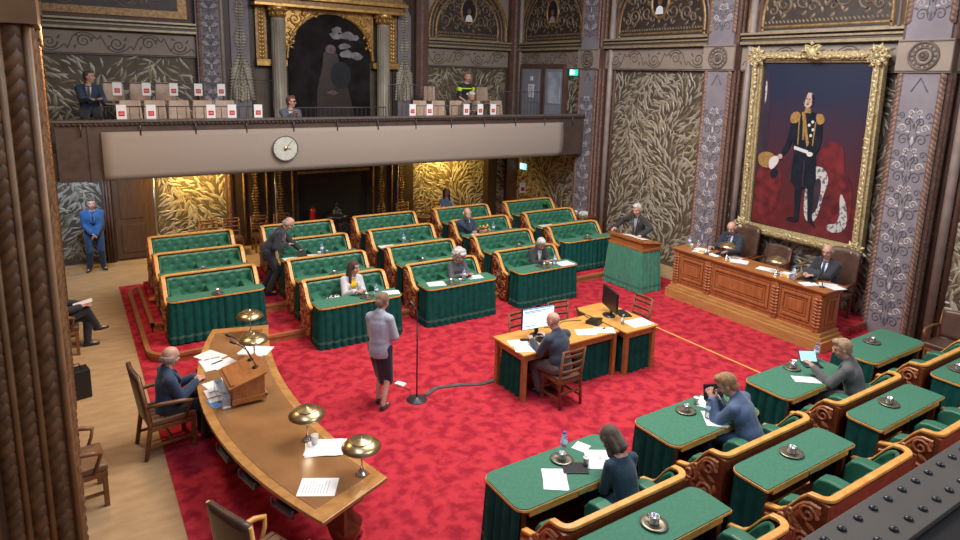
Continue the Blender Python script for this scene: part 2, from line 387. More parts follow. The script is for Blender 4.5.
def lintel(F, u0, u1, h=.1, gold=True):
    mb=MB(); ffr(mb,F,u0,u1,5.50,5.56,0,h+.10,0); ffr(mb,F,u0,u1,5.56,5.62,0,h+.04,1); ffr(mb,F,u0,u1,5.62,5.66,0,h+.08,0); ffr(mb,F,u0,u1,5.66,5.70,0,h+.03,1); ffr(mb,F,u0,u1,5.70,5.75,0,h+.12,0)
    return trim(mb,[M['lint'],M['lintd']],.006)
def lunette(F, u0, u1, seed=0, medal=True):
    mb=MB(); uc=(u0+u1)/2; r=(u1-u0)/2-.12; zc=5.92
    ffr(mb,F,u0,u1,5.75,ZT,-.02,.004,1)
    poly=[(uc-r,5.80)]+[(uc+r*cos(pi-pi*i/24),zc+.12+r*.98*sin(pi-pi*i/24)) for i in range(25)]+[(uc+r,5.80)]
    mb.prism(poly,.005,.02,F,0)
    for rr,w_,hh,mi in ((r+.02,.12,.10,2),(r-.12,.07,.04,3),(r-.25,.09,.03,2)):
        mb.ribbon([(uc-rr,5.78)]+[(uc+rr*cos(pi-pi*i/28),zc+.12+rr*.98*sin(pi-pi*i/28)) for i in range(29)]+[(uc+rr,5.78)],w_,F,hh,mi,.01)
    mb.ribbon([(uc-r+.2,5.86),(uc+r-.2,5.86)],.07,F,.03,2,.01)
    x=uc-r+.3
    while x<uc+r-.3: mb.leaf(x,5.93,.5,.09,.05,F,.02,3,.5,.02); x+=.085
    G=lambda u,v,h:F(u,v,h+.02)
    for s in (-1,1):
        for (du,dv,rr,a,t,d) in ((.42,.42,.22,pi/2,1.6,1),(.85,.36,.19,-pi/2,1.5,-1),(.62,.75,.16,0,1.3,1),(.2,.27,.13,pi,1.2,-1),(1.08,.25,.12,pi/2,1.2,1),(.35,.98,.15,0,1.3,-1),(.95,.72,.13,0,1.2,1)):
            if du+rr>r-.2: continue
            p=[(uc+s*x_,5.95+y_) for x_,y_ in spiral(du,dv,rr,a,t,d)]
            mb.ribbon(p,wr(17,.06,.025),G,.03,3)
            for b in (0,1.6,3.1,4.4): mb.leaf(uc+s*du+cos(b)*rr,5.95+dv+sin(b)*rr,b+.6,.15,.07,G,.025,3,.9)
    if medal:
        cx,cz=uc,6.62
        mb.prism([(cx+.24*cos(2*pi*i/28),cz+.36*sin(2*pi*i/28)) for i in range(28)],.02,.035,F,4)
        mb.ribbon([(cx+.27*cos(2*pi*i/28),cz+.39*sin(2*pi*i/28)) for i in range(29)],.08,F,.05,2,.02)
        mb.prism([(cx-.13,cz-.30),(cx+.13,cz-.30),(cx+.10,cz-.15),(cx+.04,cz-.10),(cx-.04,cz-.10),(cx-.10,cz-.15)],.035,.05,F,5)
        mb.prism([(cx+.065*cos(2*pi*i/14),cz+.0+.09*sin(2*pi*i/14)) for i in range(14)],.035,.055,F,6)
    return trim(mb,[M['ornd'],M['frieze'],M['giltd'],M['ornm'],M['void'],M['paper' if seed%2 else 'col'],M['tan']])
XR=12.85; YB=17.7; XL=-.55
FR=lambda u,v,h:(XR-h,u,v)
FB=lambda u,v,h:(u,YB-h,v)
FL=lambda u,v,h:(XL+h,u,v)
# floors
mb=MB(); mb.box(-.7,-1,-.1,13.2,18,-.004); struct('floor',mb,M['sisal'])
mb=MB(); mb.box(.72,1.5,-.02,11.95,15.4,.006); o=struct('trim_carpet',mb,M['red']); o.name='trim_red_carpet'; 
# right wall with leaf papered bays
mb=MB(); mb.box(XR,0,0,XR+.3,YB+.3,ZT,0)
for i,(a,b,v0) in enumerate(((9.98,13.42,0.06),(5.85,9.2,.06),(1.7,4.98,.06),(14.35,YB-.05,.06))):
    leaves(mb,FR,a,b,v0,4.93,1,seed=11+i*7,mi2=2)
struct('wall_right',mb,[M['wall'],M['leaf'],M['leafd']])
for a,b in ((13.5,14.3),(9.2,9.98),(5.02,5.84),(.9,1.7)): pilaster(FR,a,b)
for u in (13.3,9.0,4.82): jamb(FR,u)
for i,(a,b) in enumerate(((14.3,YB),(9.98,13.5),(5.84,9.2),(1.7,5.02))):
    mb=MB(); frieze(mb,FR,a,b,0,1,.10); trim(mb,[M['frieze'],M['frorn']])
    lintel(FR,a+.02,b-.02,.14); lunette(FR,a,b,i,i!=2)
# back wall
mb=MB(); mb.box(XL-.3,YB,0,XR+.3,YB+.3,ZT,0)
leaves(mb,FB,-.5,.68,.06,2.5,1,seed=3,mi2=2)
leaves(mb,FB,1.78,3.6,.06,2.52,1,seed=4,mi2=2)
leaves(mb,FB,8.75,XR-.1,.06,2.52,1,seed=5,mi2=2)
leaves(mb,FB,-.5,2.9,3.2,4.93,1,seed=6,mi2=2,L=.32,sp=.155)
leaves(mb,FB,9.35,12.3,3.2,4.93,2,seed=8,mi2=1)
struct('wall_back',mb,[M['wall'],M['leaf'],M['leafd']])
for a,b in ((-.5,2.92),(9.35,12.35)):
    mb=MB(); frieze(mb,FB,a,b,0,1,.06); trim(mb,[M['frieze'],M['frorn']]); lintel(FB,a,b,.14)
lunette(FB,9.35,12.35,1)
mb=MB(); ffr(mb,FB,8.95,9.35,3.1,ZT,-.02,.2,0); ffr(mb,FB,12.35,12.83,3.1,ZT,-.02,.2,0); ropev(mb,lambda u,v,h:FB(u,v,h+.2),9.15,3.1,ZT,1); ropev(mb,lambda u,v,h:FB(u,v,h+.2),12.55,3.1,ZT,1); mb.tube([FB(12.72,3.1,.25),FB(12.72,ZT,.25)],.07,8,2)
trim(mb,[M['rose'],M['rope'],M['jamb']])
# upper left framed panel above the lintel
mb=MB(); ffr(mb,FB,-.5,2.92,5.75,ZT,-.02,.01,0); ffr(mb,FB,-.4,2.75,5.85,ZT,0,.06,1); ffr(mb,FB,-.2,2.55,6.02,ZT,.06,.065,2)
runscroll(mb,lambda u,v,h:FB(u,v,h+.065),-.1,2.4,6.05,6.6,3)
trim(mb,[M['rose'],M['giltd'],M['ornd'],M['ornm']])
# pilaster and the dark recess strips left of the gilded niche (upper storey)
mb=MB(); ffr(mb,FB,2.92,3.5,3.1,ZT,-.02,.18,0); G=lambda u,v,h:FB(u,v,h+.18)
ropev(mb,G,2.98,3.1,ZT,1,.1); arab(mb,G,3.24,.4,3.3,ZT-.3,2,3); mb.tube([FB(3.52,3.1,.18),FB(3.52,ZT,.18)],.05,8,4)
trim(mb,[M['pil'],M['rope'],M['pilorn'],M['scrl'],M['jamb']])
mb=MB(); ffr(mb,FB,3.58,4.3,0,ZT,-.02,.06,0); ffr(mb,FB,8.25,8.95,0,ZT,-.02,.06,0); ffr(mb,FB,3.74,4.2,3.1,6.75,.06,.10,1); ffr(mb,FB,8.4,8.82,3.1,6.3,.06,.10,1)
mb.prism([(8.4,6.3),(8.82,6.3),(8.61,6.75)],.06,.10,FB,1)
trim(mb,[M['dwood'],M['pil']])
def pendant(label, u, v0, v1, group, big=True):
    t=thing('carved_pendant',label,'ornament',FB(u,v0,.1),0,group); mb=MB()
    F=lambda a,b,h:(a,-h,b); L=v1-v0; R=random.Random(int(u*100))
    mb.tube([(0,-.02,.05),(0,-.02,L)],.012,6); v=.02; k=0
    while v<L-.1:
        ww=(.11 if big else .07)*(1.6 if v<L*.28 and big else (.9+.35*sin(v*9)))*(1-.55*v/L)
        for s in (-1,1): mb.leaf(0,v,pi/2-s*1.0,ww*1.9,ww*.9,F,.06,0,-s*.9,.01)
        mb.ell((R.uniform(-.02,.02),-.05,v),(ww*.35,.03,ww*.35),nu=7,nv=5); v+=.075
    obj('garland',mb,M['col' if big else 'giltd'],t)
    if big:
        mb=MB(); 
        for s in (-1,1):
            mb.tube([(0,-.05,L*.36),(s*.10,-.06,L*.26),(s*.2,-.06,L*.12),(s*.22,-.05,.04)],[.02,.035,.045,.05],7)
            for k in range(7): mb.ell((s*(.03+.03*k),-.08,L*(.34-.045*k)),(.035,.03,.035),nu=6,nv=4)
        obj('swag',mb,M['col'],t); mb=MB(); mb.tube([(.07*cos(2*pi*i/16),-.04,L*.86+.07*sin(2*pi*i/16)) for i in range(17)],.015,6,cap=False); obj('ring',mb,M['col'],t)
    return t
pendant('pale carved pendant garland on the gallery wall left of the gilded arch',3.97,3.9,6.7,'upper pendants')
pendant('pale carved pendant garland on the gallery wall right of the gilded arch',8.61,3.9,6.7,'upper pendants')
# gilded niche with arched painting
t=thing('gilded_niche','gilded carved niche with two columns and dark arched painting above the gallery','niche',(6.33,YB-.02,3.1))
F=lambda u,v,h:(u-6.33,-h,v-3.1)
uc=6.36; rad_=1.16; zc=5.02
mb=MB(); poly=[(uc-rad_,3.1)]+[(uc+rad_*cos(pi-pi*i/30),zc+rad_*1.02*sin(pi-pi*i/30)) for i in range(31)]+[(uc+rad_,3.1)]
mb.prism(poly,.05,.07,F,0)
R=random.Random(5)
for i in range(13):
    cx=uc+R.uniform(.15,.95); cz=R.uniform(5.0,5.85)
    if (cx-uc)**2+(cz-zc)**2>.8: continue
    mb.prism([(cx+R.uniform(.12,.22)*cos(2*pi*k/9),cz+R.uniform(.05,.12)*sin(2*pi*k/9)) for k in range(9)],.07,.071+.001*i,F,1)
mb.prism([(uc-.45,3.2),(uc-.4,4.2),(uc-.25,4.8),(uc-.2,5.2),(uc,5.35),(uc+.2,5.15),(uc+.3,4.7),(uc+.5,4.2),(uc+.75,3.2)],.072,.090,F,2)
mb.prism([(uc+.15*cos(2*pi*k/12),5.3+.12*sin(2*pi*k/12)) for k in range(12)],.09,.094,F,3)
mb.prism([(uc+.28+.3*cos(2*pi*k/14),4.6+.38*sin(2*pi*k/14)) for k in range(14)],.09,.094,F,4)
mb.prism([(uc-.15,4.12),(uc+.05,4.2),(uc+.2,4.1),(uc+.05,4.05)],.09,.095,F,3)
obj('arched_painting',mb,[mat('old_canvas_dark',(.026,.022,.024),(.012,.009,.009),2.2,.8,spec=.1),mat('painted_cloud',(.27,.25,.28),(.10,.095,.11),5,.5),mat('painted_figure',(.04,.022,.018),(.02,.014,.014),4,.4),mat('painted_flesh',(.18,.10,.10),(.08,.04,.04),9,.5),M['void']],t)
mb=MB()
poly=[(uc-1.5,zc)]+[(uc-rad_-.02,zc)]+[(uc+(rad_+.02)*cos(pi-pi*i/30),zc+(rad_+.02)*1.02*sin(pi-pi*i/30)) for i in range(31)]+[(uc+1.5,zc),(uc+1.5,6.3),(uc-1.5,6.3)]
n=len(poly); ins=[(uc+(rad_+.02)*cos(pi-pi*i/30),zc+(rad_+.02)*1.02*sin(pi-pi*i/30)) for i in range(31)]
for i in range(30):
    a,b=ins[i],ins[i+1]; mb.add([F(a[0],a[1],.14),F(b[0],b[1],.14),F(b[0],6.3,.14),F(a[0],6.3,.14),F(a[0],a[1],.0),F(b[0],b[1],.0)],[(0,1,2,3),(0,4,5,1)],0)
for s in (-1,1):
    ffr(mb,F,min(uc+s*1.18,uc+s*1.24),max(uc+s*1.18,uc+s*1.24),zc,6.3,0,.14,0)
    for (du,dv,rr,a,tt,d) in ((.98,1.02,.17,0,1.4,s),(.72,1.16,.10,0,1.3,-s),(1.08,.66,.10,0,1.3,s),(1.12,.38,.07,0,1.2,-s),(.45,1.2,.06,0,1.2,s)):
        mb.ribbon(spiral(uc+s*du,zc+dv,rr,a,tt,d),wr(17,.06,.03),F,.05,0,.14)
        for b in (0,1.5,3,4.5): mb.leaf(uc+s*du+cos(b)*rr*.8,zc+dv+sin(b)*rr*.8,b+.7,.13,.07,F,.04,0,.9,.14)
    for v in [4.98+.1*k for k in range(13)]:
        for q in (-1,1): mb.leaf(uc+s*1.86,v,pi/2-q*.7,.15,.08,F,.04,0,q*.5,.1)
mb.ribbon([(uc+(rad_+.06)*cos(pi-pi*i/30),zc+(rad_+.06)*1.02*sin(pi-pi*i/30)) for i in range(31)],.07,F,.05,0,.14)
ffr(mb,F,uc-2.0,uc-1.72,4.98,6.3,0,.10,1); ffr(mb,F,uc+1.72,uc+2.0,4.98,6.3,0,.10,1)
obj('carved_spandrels',mb,[M['gilt'],M['giltd']],t)
for s in (-1,1):
    mb=MB(); o_=(uc+s*1.48-6.33,-.3,0)
    mb.lathe([(.26,0),(.26,.12),(.2,.16),(.22,.22),(.175,.26),(.17,1.5),(.165,2.85),(.19,2.88),(.165,2.92)],o_,20,0)
    for k in range(16):
        a=2*pi*k/16; mb.tube([(o_[0]+.17*cos(a),o_[1]+.17*sin(a),.27),(o_[0]+.163*cos(a),o_[1]+.163*sin(a),2.84)],.012,4,0,cap=False)
    c_=obj('column',mb,M['col'],t)
    mb=MB(); mb.lathe([(.16,2.92),(.19,3.0),(.22,3.1),(.27,3.18),(.24,3.2)],o_,16,0)
    for k in range(10):
        a=2*pi*k/10
        mb.ell((o_[0]+.19*cos(a),o_[1]+.19*sin(a),3.02),(.04,.04,.07),nu=6,nv=4); mb.ell((o_[0]+.23*cos(a+.3),o_[1]+.23*sin(a+.3),3.13),(.04,.04,.05),nu=6,nv=4)
    obj('capital',mb,M['gilt'],c_)
    mb=MB(); a_,b_=sorted((uc+s*1.22,uc+s*2.02)); ffr(mb,F,a_,b_,4.80,4.97,0,.2,0); obj('impost_block',mb,M['gilt'],t,.01)
mb=MB(); ffr(mb,F,uc-2.1,uc+2.1,6.3,6.38,0,.5,0); ffr(mb,F,uc-2.05,uc+2.05,6.38,6.5,0,.42,1); ffr(mb,F,uc-2.15,uc+2.15,6.5,6.6,0,.55,0); ffr(mb,F,uc-2.1,uc+2.1,6.6,ZT-.3,0,.3,1)
obj('cornice',mb,[M['gilt'],M['giltd']],t,.01)
# under the gallery: dark panelling, pendants, poles, fireplace
mb=MB(); ffr(mb,FB,3.62,5.3,0,2.54,0,.07,0); ffr(mb,FB,7.5,8.72,0,2.54,0,.07,0); ffr(mb,FB,5.3,7.5,2.35,2.54,0,.12,1); ffr(mb,FB,5.3,7.5,1.95,2.35,0,.07,0)
for u in (3.9,4.5,5.2,7.6,8.2): mb.tube([FB(u,.1,.1),FB(u,2.5,.1)],.03,6,1)
ffr(mb,FB,5.35,7.45,1.88,1.95,.0,.16,1)
runscroll(mb,lambda u,v,h:FB(u,v,h+.07),5.4,7.4,2.0,2.32,1)
trim(mb,[M['dwood'],M['giltd']])
mb=MB(); ffr(mb,FB,5.4,7.45,0,1.88,0,.03,0); trim(mb,M['void'])
mb=MB()
ffr(mb,FB,11.55,11.9,0,2.54,-.02,.3,0); ffr(mb,FB,3.45,3.62,0,2.54,-.02,.12,1); ropev(mb,lambda u,v,h:FB(u,v,h+.12),3.53,.1,2.5,2,.1)
ffr(mb,FB,12.4,12.83,0,2.54,-.02,.15,1); trim(mb,[M['dwood'],M['rose'],M['rope']])
for i,(u,l) in enumerate(((4.2,'left of the two left of the fireplace'),(4.85,'nearest the fireplace on its left'),(7.85,'nearest the fireplace on its right'),(8.5,'furthest right of the fireplace'))):
    pendant('slim gilded pendant garland under the gallery, '+l,u,.5,2.5,'lower pendants',False)
for i,(u,l) in enumerate(((4.52,'left of the fireplace'),(8.02,'right of the fireplace'))):
    mb=MB(); mb.tube([(0,0,0),(0,0,2.54)],.022,8); single('steel_pole',mb,M['steel'],'thin pale steel pole under the gallery '+l,'pole',(u,YB-.9,0))
# doors
mb=MB(); mb.box(.70,YB-.14,0,1.72,YB,2.54,0); mb.box(.86,YB-.17,.05,1.6,YB-.14,2.2,1)
for z0,z1 in ((.2,.9),(1.05,2.05)): mb.box(.98,YB-.185,z0,1.5,YB-.17,z1,0)
struct('door_1',mb,[M['bwood'],M['bwood']],.01)
mb=MB(); 
for u in (.66,.72,.78): mb.tube([(u,YB-.22,0),(u,YB-.22,2.54)],.03,6,0)
trim(mb,M['rose'])
mb=MB(); mb.tube([(1.70,YB-.62,0),(1.70,YB-.62,2.54)],.02,8,0); single('steel_pole',mb,M['steel'],'thin bluish steel pole beside the brown door under the gallery','pole')
def gdoor(n, y0, y1, opened):
    mb=MB(); mb.box(XR-.16,y0,3.1,XR-.08,y1,5.02,0); mb.box(XR-.19,y0,4.96,XR-.02,y1+.02,5.1,1)
    for a in (y0,y1): mb.box(XR-.2,a-.03,3.1,XR-.02,a+.04,5.06,1)
    mb.box(XR-.18,y0+.16,3.9,XR-.155,y1-.16,4.85,2)
    o=struct('door_%d'%n,mb,[M['doorgl'],M['rose'],M['doorgl'] if n==2 else mat('door_glass',(.5,.54,.62),(.25,.28,.36),2,.15)],.008)
gdoor(2,16.2,17.3,0); gdoor(3,15.15,16.08,1)
mb=MB(); mb.box(0,0,0,.01,.3,.42,0)
for k in range(6): mb.box(-.004,.05,.06+.055*k,0,.25,.085+.055*k,1)
single('paper_notice',mb,[M['paper'],M['ink']],'white paper notice taped to the left gallery door','notice',(XR-.197,16.58,4.05))
mb=MB(); mb.box(0,0,0,.03,.13,.13,0); single('paper_notice',mb,[M['paper']],'small square sticker above the notice on the gallery door','sticker',(XR-.21,16.66,4.58))
def exitsign(label, loc, mats, rz=0):
    t=thing('exit_sign',label,'exit sign',loc,rz); mb=MB(); mb.box(0,-.17,-.1,.05,.17,.1); obj('housing',mb,mats[0],t,.006)
    mb=MB()
    mb.box(-.006,.03,-.07,0,.13,.07,0)                                   # doorway
    mb.ell((-.006,-.03,.045),(.003,.017,.017),nu=8,nv=5); mb.bar((-.004,-.03,.03),(-.004,-.05,-.015),.004,.02); mb.bar((-.004,-.05,-.015),(-.004,-.02,-.065),.004,.014); mb.bar((-.004,-.05,-.015),(-.004,-.09,-.05),.004,.014); mb.bar((-.004,-.03,.02),(-.004,.01,.0),.004,.01); mb.bar((-.004,-.03,.02),(-.004,-.07,.005),.004,.01)
    obj('running_figure',mb,mats[1],t); return t
exitsign('green emergency exit sign on the leaf wall beside the gallery doors',(XR-.08,14.86,4.86),(M['exitg'],M['exitw']))
exitsign('lit cyan emergency exit sign on the wall under the gallery',(XR-.05,17.2,1.75),(M['exitc'],M['exitw']))
# left wall, seen at a grazing angle
mb=MB(); mb.box(XL-.3,0,0,XL,YB+.3,ZT,0)
struct('wall_left',mb,[M['bwood']])
def lpil(u0, u1, face):
    mb=MB(); ffr(mb,FL,u0,u1,0,ZT,-.02,face,0); K=M['rope']
    for hh in (.07,.20,.33):
        if hh>face: continue
        H=lambda u,v,h,hh=hh:FL(u0-h,v,hh+u); ropev(mb,H,0,.05,4.9,1,.12,1,.035)
    H=lambda u,v,h:FL(u0-h,v,u)
    for hh in (.135,.265,face-.01): mb.tube([FL(u0,0,hh),FL(u0,4.93,hh)],.022,8,2)
    G=lambda u,v,h:FL(u,v,face+h); ropev(mb,G,u0+.1,.05,4.9,1,.12,1,.03); ropev(mb,G,u1-.1,.05,4.9,1,.12,-1,.03)
    ffr(mb,FL,u0-.05,u1+.05,4.93,5.5,-.02,face+.05,2); ffr(mb,FL,u0-.09,u1+.09,5.5,ZT,-.02,face+.07,2)
    trim(mb,[M['bwood'],M['leftrope'],M['leftmould']])
M['leftrope']=mat('brown_carved_leaf',(.20,.10,.042),(.10,.048,.021),12,.5); M['leftmould']=mat('brown_painted_moulding',(.24,.125,.052),(.17,.085,.036),6,.5)
lpil(4.8,5.6,.42); lpil(7.5,8.2,.38); lpil(9.7,10.5,.36); lpil(13.6,14.4,.32)
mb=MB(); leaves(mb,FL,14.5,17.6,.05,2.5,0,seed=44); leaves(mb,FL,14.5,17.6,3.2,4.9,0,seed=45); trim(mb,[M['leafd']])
# ------------------------------------------------------------------ gallery balcony
YG=14.0; GF=3.1
t=thing('gallery_balcony','long wooden gallery balcony across the back of the hall','balcony',(0,0,0))
mb=MB(); mb.box(-.5,YG,2.58,12.82,YB-.02,GF-.3,0); mb.box(-.5,YG,GF-.3,12.82,YB-.02,GF,0); obj('gallery_floor',mb,M['slab'],t)
mb=MB(); mb.box(-.15,YG-.06,2.56,12.45,YG,3.6,0)
for x in [-.15,.35,11.85,12.4]: mb.box(x,YG-.085,2.56,x+.05,YG-.06,3.6,0)
obj('front_board',mb,M['slab'],t,.006)
mb=MB(); mb.box(-.22,YG-.14,3.66,12.45,YG+.10,3.70,0); mb.box(-.22,YG-.10,3.60,12.45,YG+.04,3.66,1)
x=-.2
while x<12.4: mb.ell((x,YG-.13,3.63),(.022,.022,.022),mi=1,nu=6,nv=4); x+=.085
obj('hand_rail',mb,[M['rail'],M['slab']],t)
for i in range(13):
    mb=MB(); mb.tube([(.25+i*.98,YG-.11,3.4),(.25+i*.98,YG-.11,3.66)],.014,6); obj('rail_bracket',mb,M['iron'],t)
for a_,b_ in ((-.5,4.1),(8.7,12.82)):
    mb=MB(); mb.box(a_,16.0,GF,b_,YB-.02,GF+.33,0); obj('seating_step',mb,M['slab'],t)
mb=MB()
mb.grid(lambda a,b:(.57+11.12*a,YG-.10-.05*sin(pi*b)-.004*sin(a*60),2.56+.92*b),60,8)
o=single('fabric_banner',mb,M['banner'],'long plain grey-brown fabric banner hung along the front of the gallery','banner')
s_=o.modifiers.new('thick','SOLIDIFY'); s_.thickness=.012
# clock
t=thing('wall_clock','round pale clock hanging on the grey banner of the gallery','clock',(3.95,YG-.18,3.06))
mb=MB(); mb.prism([(.27*cos(2*pi*k/40),.27*sin(2*pi*k/40)) for k in range(40)],0,.03,lambda u,v,h:(u,-h,v)); obj('dial',mb,mat('clock_face',(.58,.60,.54),(.52,.53,.48),8,.4),t)
mb=MB(); mb.ribbon([(.262*cos(2*pi*k/40),.262*sin(2*pi*k/40)) for k in range(41)],.02,lambda u,v,h:(u,-.03-h,v),.01); 
for k in range(12):
    a=2*pi*k/12; mb.bar((.22*cos(a),-.032,.22*sin(a)),(.245*cos(a),-.032,.245*sin(a)),.008,.004)
obj('bezel',mb,M['iron'],t)
mb=MB(); mb.bar((-.04,-.04,-.05),(.15,-.04,.17),.012,.006); obj('hand',mb,M['black'],t)
mb=MB(); mb.bar((0,-.045,0),(.12,-.045,-.01),.016,.006); obj('hand',mb,M['black'],t)
mb=MB(); mb.ell((0,-.04,0),(.045,.02,.045)); obj('hub',mb,M['brass'],t)
# gallery chairs
def gchair():
    t=thing('gallery_chair','','chair',(0,0,0),0,'gallery chairs')
    mb=MB(); mb.grid(lambda a,b:((a-.5)*(.42-.05*b*b),.20+.05*b+.06*(1-(2*a-1)**2)*.6,.50+.42*b),10,8); o=obj('backrest',mb,M['ply'],t); s=o.modifiers.new('t','SOLIDIFY'); s.thickness=.016
    mb=MB(); mb.grid(lambda a,b:((a-.5)*.44,-.24+.46*b,.45+.015*cos(b*5)+.012*(2*a-1)**2),8,8); o=obj('seat',mb,M['ply'],t); s=o.modifiers.new('t','SOLIDIFY'); s.thickness=.018
    for sx in (-1,1):
        mb=MB(); mb.tube([(sx*.2,-.2,0),(sx*.2,-.18,.43),(sx*.2,.2,.43),(sx*.2,.25,.6)],.012,6); obj('leg',mb,M['iron'],t)
        mb=MB(); mb.tube([(sx*.2,.22,0),(sx*.2,.16,.43)],.012,6); obj('leg',mb,M['iron'],t)
    return t
# chairs face the hall: their front is local -y
gc=gchair(); used=False
def card(label, loc, rz=0, gr='seat cards on the gallery', s=1.0):
    t=thing('seat_card',label,'sign',loc,rz,gr); mb=MB()
    mb.box(-.085*s,-.008,0,.085*s,0,.27*s); mb.box(-.085*s,0,.262*s,.085*s,.06,.27*s); obj('card',mb,M['paper'],t)
    mb=MB(); mb.box(-.052*s,-.011,.055*s,.052*s,-.008,.15*s,0); mb.box(-.035*s,-.012,.085*s,.035*s,-.011,.095*s,1); mb.box(-.035*s,-.012,.105*s,.035*s,-.011,.118*s,1); obj('red_print',mb,[M['signr'],M['signl']],t)
    return t
FRC=[(1.17,'lower left gallery row beside the suited man'),(1.62,'second chair of the lower left row, with a card on it'),(2.08,'third chair of the lower left row, without a card'),(2.55,'fourth chair of the lower left row'),(3.0,'fifth and last chair of the lower left row by the railing'),
     (7.78,'lower row on the right side of the gallery, leftmost'),(8.33,'second in the lower right row, left of the white haired man'),(8.87,'just left of the white haired man'),(9.45,'just right of the white haired man'),(10.15,'lower right row, last one before the gallery doors')]
BKC=[(.98,'upper left row, behind the suited man'),(1.5,'second in the upper left row'),(2.02,'third and last in the upper left row'),(8.95,'upper right row left of the police officer'),(10.2,'upper right row right of the police officer'),(10.75,'end of the upper right row nearest the doors')]
for x,l in FRC:
    lb='bent plywood gallery chair, '+l
    if not used: gc.location=(x,14.75,GF); gc['label']=lb; used=True
    else: dup(gc,(x,14.75,GF),0,lb)
for x,l in BKC: dup(gc,(x,16.25 if x<5 else 16.4,GF+.33),0,'bent plywood gallery chair, '+l)
for x,l in ((.95,'leftmost of the lower left row'),(1.46,'second of the lower left row'),(2.56,'third of the lower left row'),(2.97,'fourth of the lower left row'),(3.5,'last of the left ones')):
    card('white card with red square on gallery rail, '+l,(x,14.16,3.70))
for x,l in ((7.15,'leftmost on the right side'),(7.62,'second from left on the right side'),(8.68,'just right of the white haired man'),(9.1,'second from the right end'),(9.5,'nearest the gallery doors')):
    card('white card with red square on gallery rail, '+l,(x*1.0,14.16,3.70))
for x,l in ((1.02,'first'),(1.58,'second'),(2.12,'third'),(2.63,'fourth'),(3.12,'fifth')):
    card('white card with red square, upper left gallery row, %s from suited man'%l,(x,15.9,4.08),0,'seat cards on the upper row')
def fence(label, x0, x1, y, z0, h, step=.13):
    t=thing('gallery_railing',label,'railing',(x0,y,z0)); L=x1-x0
    mb=MB(); mb.tube([(0,0,0),(0,0,h),(L,0,h),(L,0,0)],.013,6); obj('frame',mb,M['iron'],t)
    mb=MB(); x=step
    while x<L: mb.tube([(x,0,0),(x,0,h)],.007,5,cap=False); x+=step
    obj('balusters',mb,M['iron'],t)
fence('thin iron railing in front of the lower left gallery chairs',.6,3.62,14.42,GF,.82,.17)
fence('thin iron railing between the left gallery seats and the gilded arch',3.3,4.3,15.9,GF,1.35,.2)
fence('thin iron railing in front of the gilded arch',4.75,7.1,15.6,GF,.72,.12)
fence('thin iron railing in front of the right gallery chairs',7.0,9.9,14.42,GF,.82,.2)
fence('thin iron railing before the upper right gallery row',7.3,8.7,15.85,GF,1.3,.13)
fence('thin iron railing in front of the gallery doors',10.7,12.3,15.7,GF,1.15,.12)
fence('thin iron rail carrying the cards of the upper left gallery row',.75,3.3,15.96,GF,1.24,.5)
# ------------------------------------------------------------------ wall washers under the gallery, then added fills over guard and lobby
for i,(x,l) in enumerate(((2.7,'left leaf wall'),(9.95,'right leaf wall'))):
    t=thing('ceiling_lamp','round warm ceiling lamp under the gallery washing the '+l,'lamp',(x,16.9,2.56))
    mb=MB(); mb.lathe([(.08,0),(.10,-.04),(.09,-.07),(.07,-.07)],n=16); obj('housing',mb,M['brass'],t)
    mb=MB(); mb.lathe([(.0,-.066),(.068,-.066),(.0,-.072)],n=16); obj('lens',mb,M['wash'],t)
    area('washer_light',(x,16.95,2.50),(x,17.75,1.3),.6,60,(1.0,.66,.16),.3)
t=thing('ceiling_lamp','added cool fill lamp under the gallery above the guard in blue','lamp',(.3,16.1,2.56))  # made-up fixture and light, added to brighten the guard and his wall
mb=MB(); mb.lathe([(.08,0),(.10,-.04),(.09,-.07),(.07,-.07)],n=16); obj('housing',mb,M['steel'],t)
mb=MB(); mb.lathe([(.0,-.066),(.068,-.066),(.0,-.072)],n=16); obj('lens',mb,M['white'],t)
area('guard_cool_fill',(.3,15.9,2.48),(.3,17.5,1.2),.35,32,(.62,.78,1.0))
area('lobby_warm_fill',(.3,10.6,5.2),(.35,10.6,0),.6,75,(1.0,.66,.34))  # fill light added to warm the lobby floor, no fixture
# ------------------------------------------------------------------ steps and podium
mb=MB()
def rounded(poly):  return poly
c=[(1.0,14.75),(.9,14.62),(.86,14.45),(.86,11.25)]+[(1.26-.40*cos(a),11.25-.40*sin(a)) for a in [pi/2*k/8 for k in range(1,9)]]+[(11.75,10.85),(11.75,14.75)]
mb.prism(c,0,.135,mi=0); struct('trim_podium',mb,[M['red']])
mb=MB(); mb.sweep([(x,y,.10) for x,y in c[:-1]],.07,.052); mb.sweep([(x,y,.0) for x,y in c[:-1]],.03,.11); struct('trim_nosing_lower',mb,[M['nose']])
mb=MB(); mb.box(1.02,12.0,.13,11.7,14.3,.285); struct('trim_podium_upper',mb,[M['red']])
mb=MB(); mb.box(.99,11.97,.25,11.7,12.04,.292,0); mb.box(1.0,11.985,.135,11.7,12.0,.26,1); mb.box(.99,11.97,.25,1.05,14.3,.292,0); mb.box(1.005,11.985,.135,1.02,14.3,.26,1); struct('trim_nosing_upper',mb,[M['nose'],M['mahogl']])
mb=MB(); mb.box(1.10,13.05,.285,11.7,14.2,.41); mb.box(1.08,13.02,.38,11.7,13.08,.42,1); struct('trim_podium_top',mb,[M['red'],M['gold']])
LV=[0.0,.15,.30,.42]
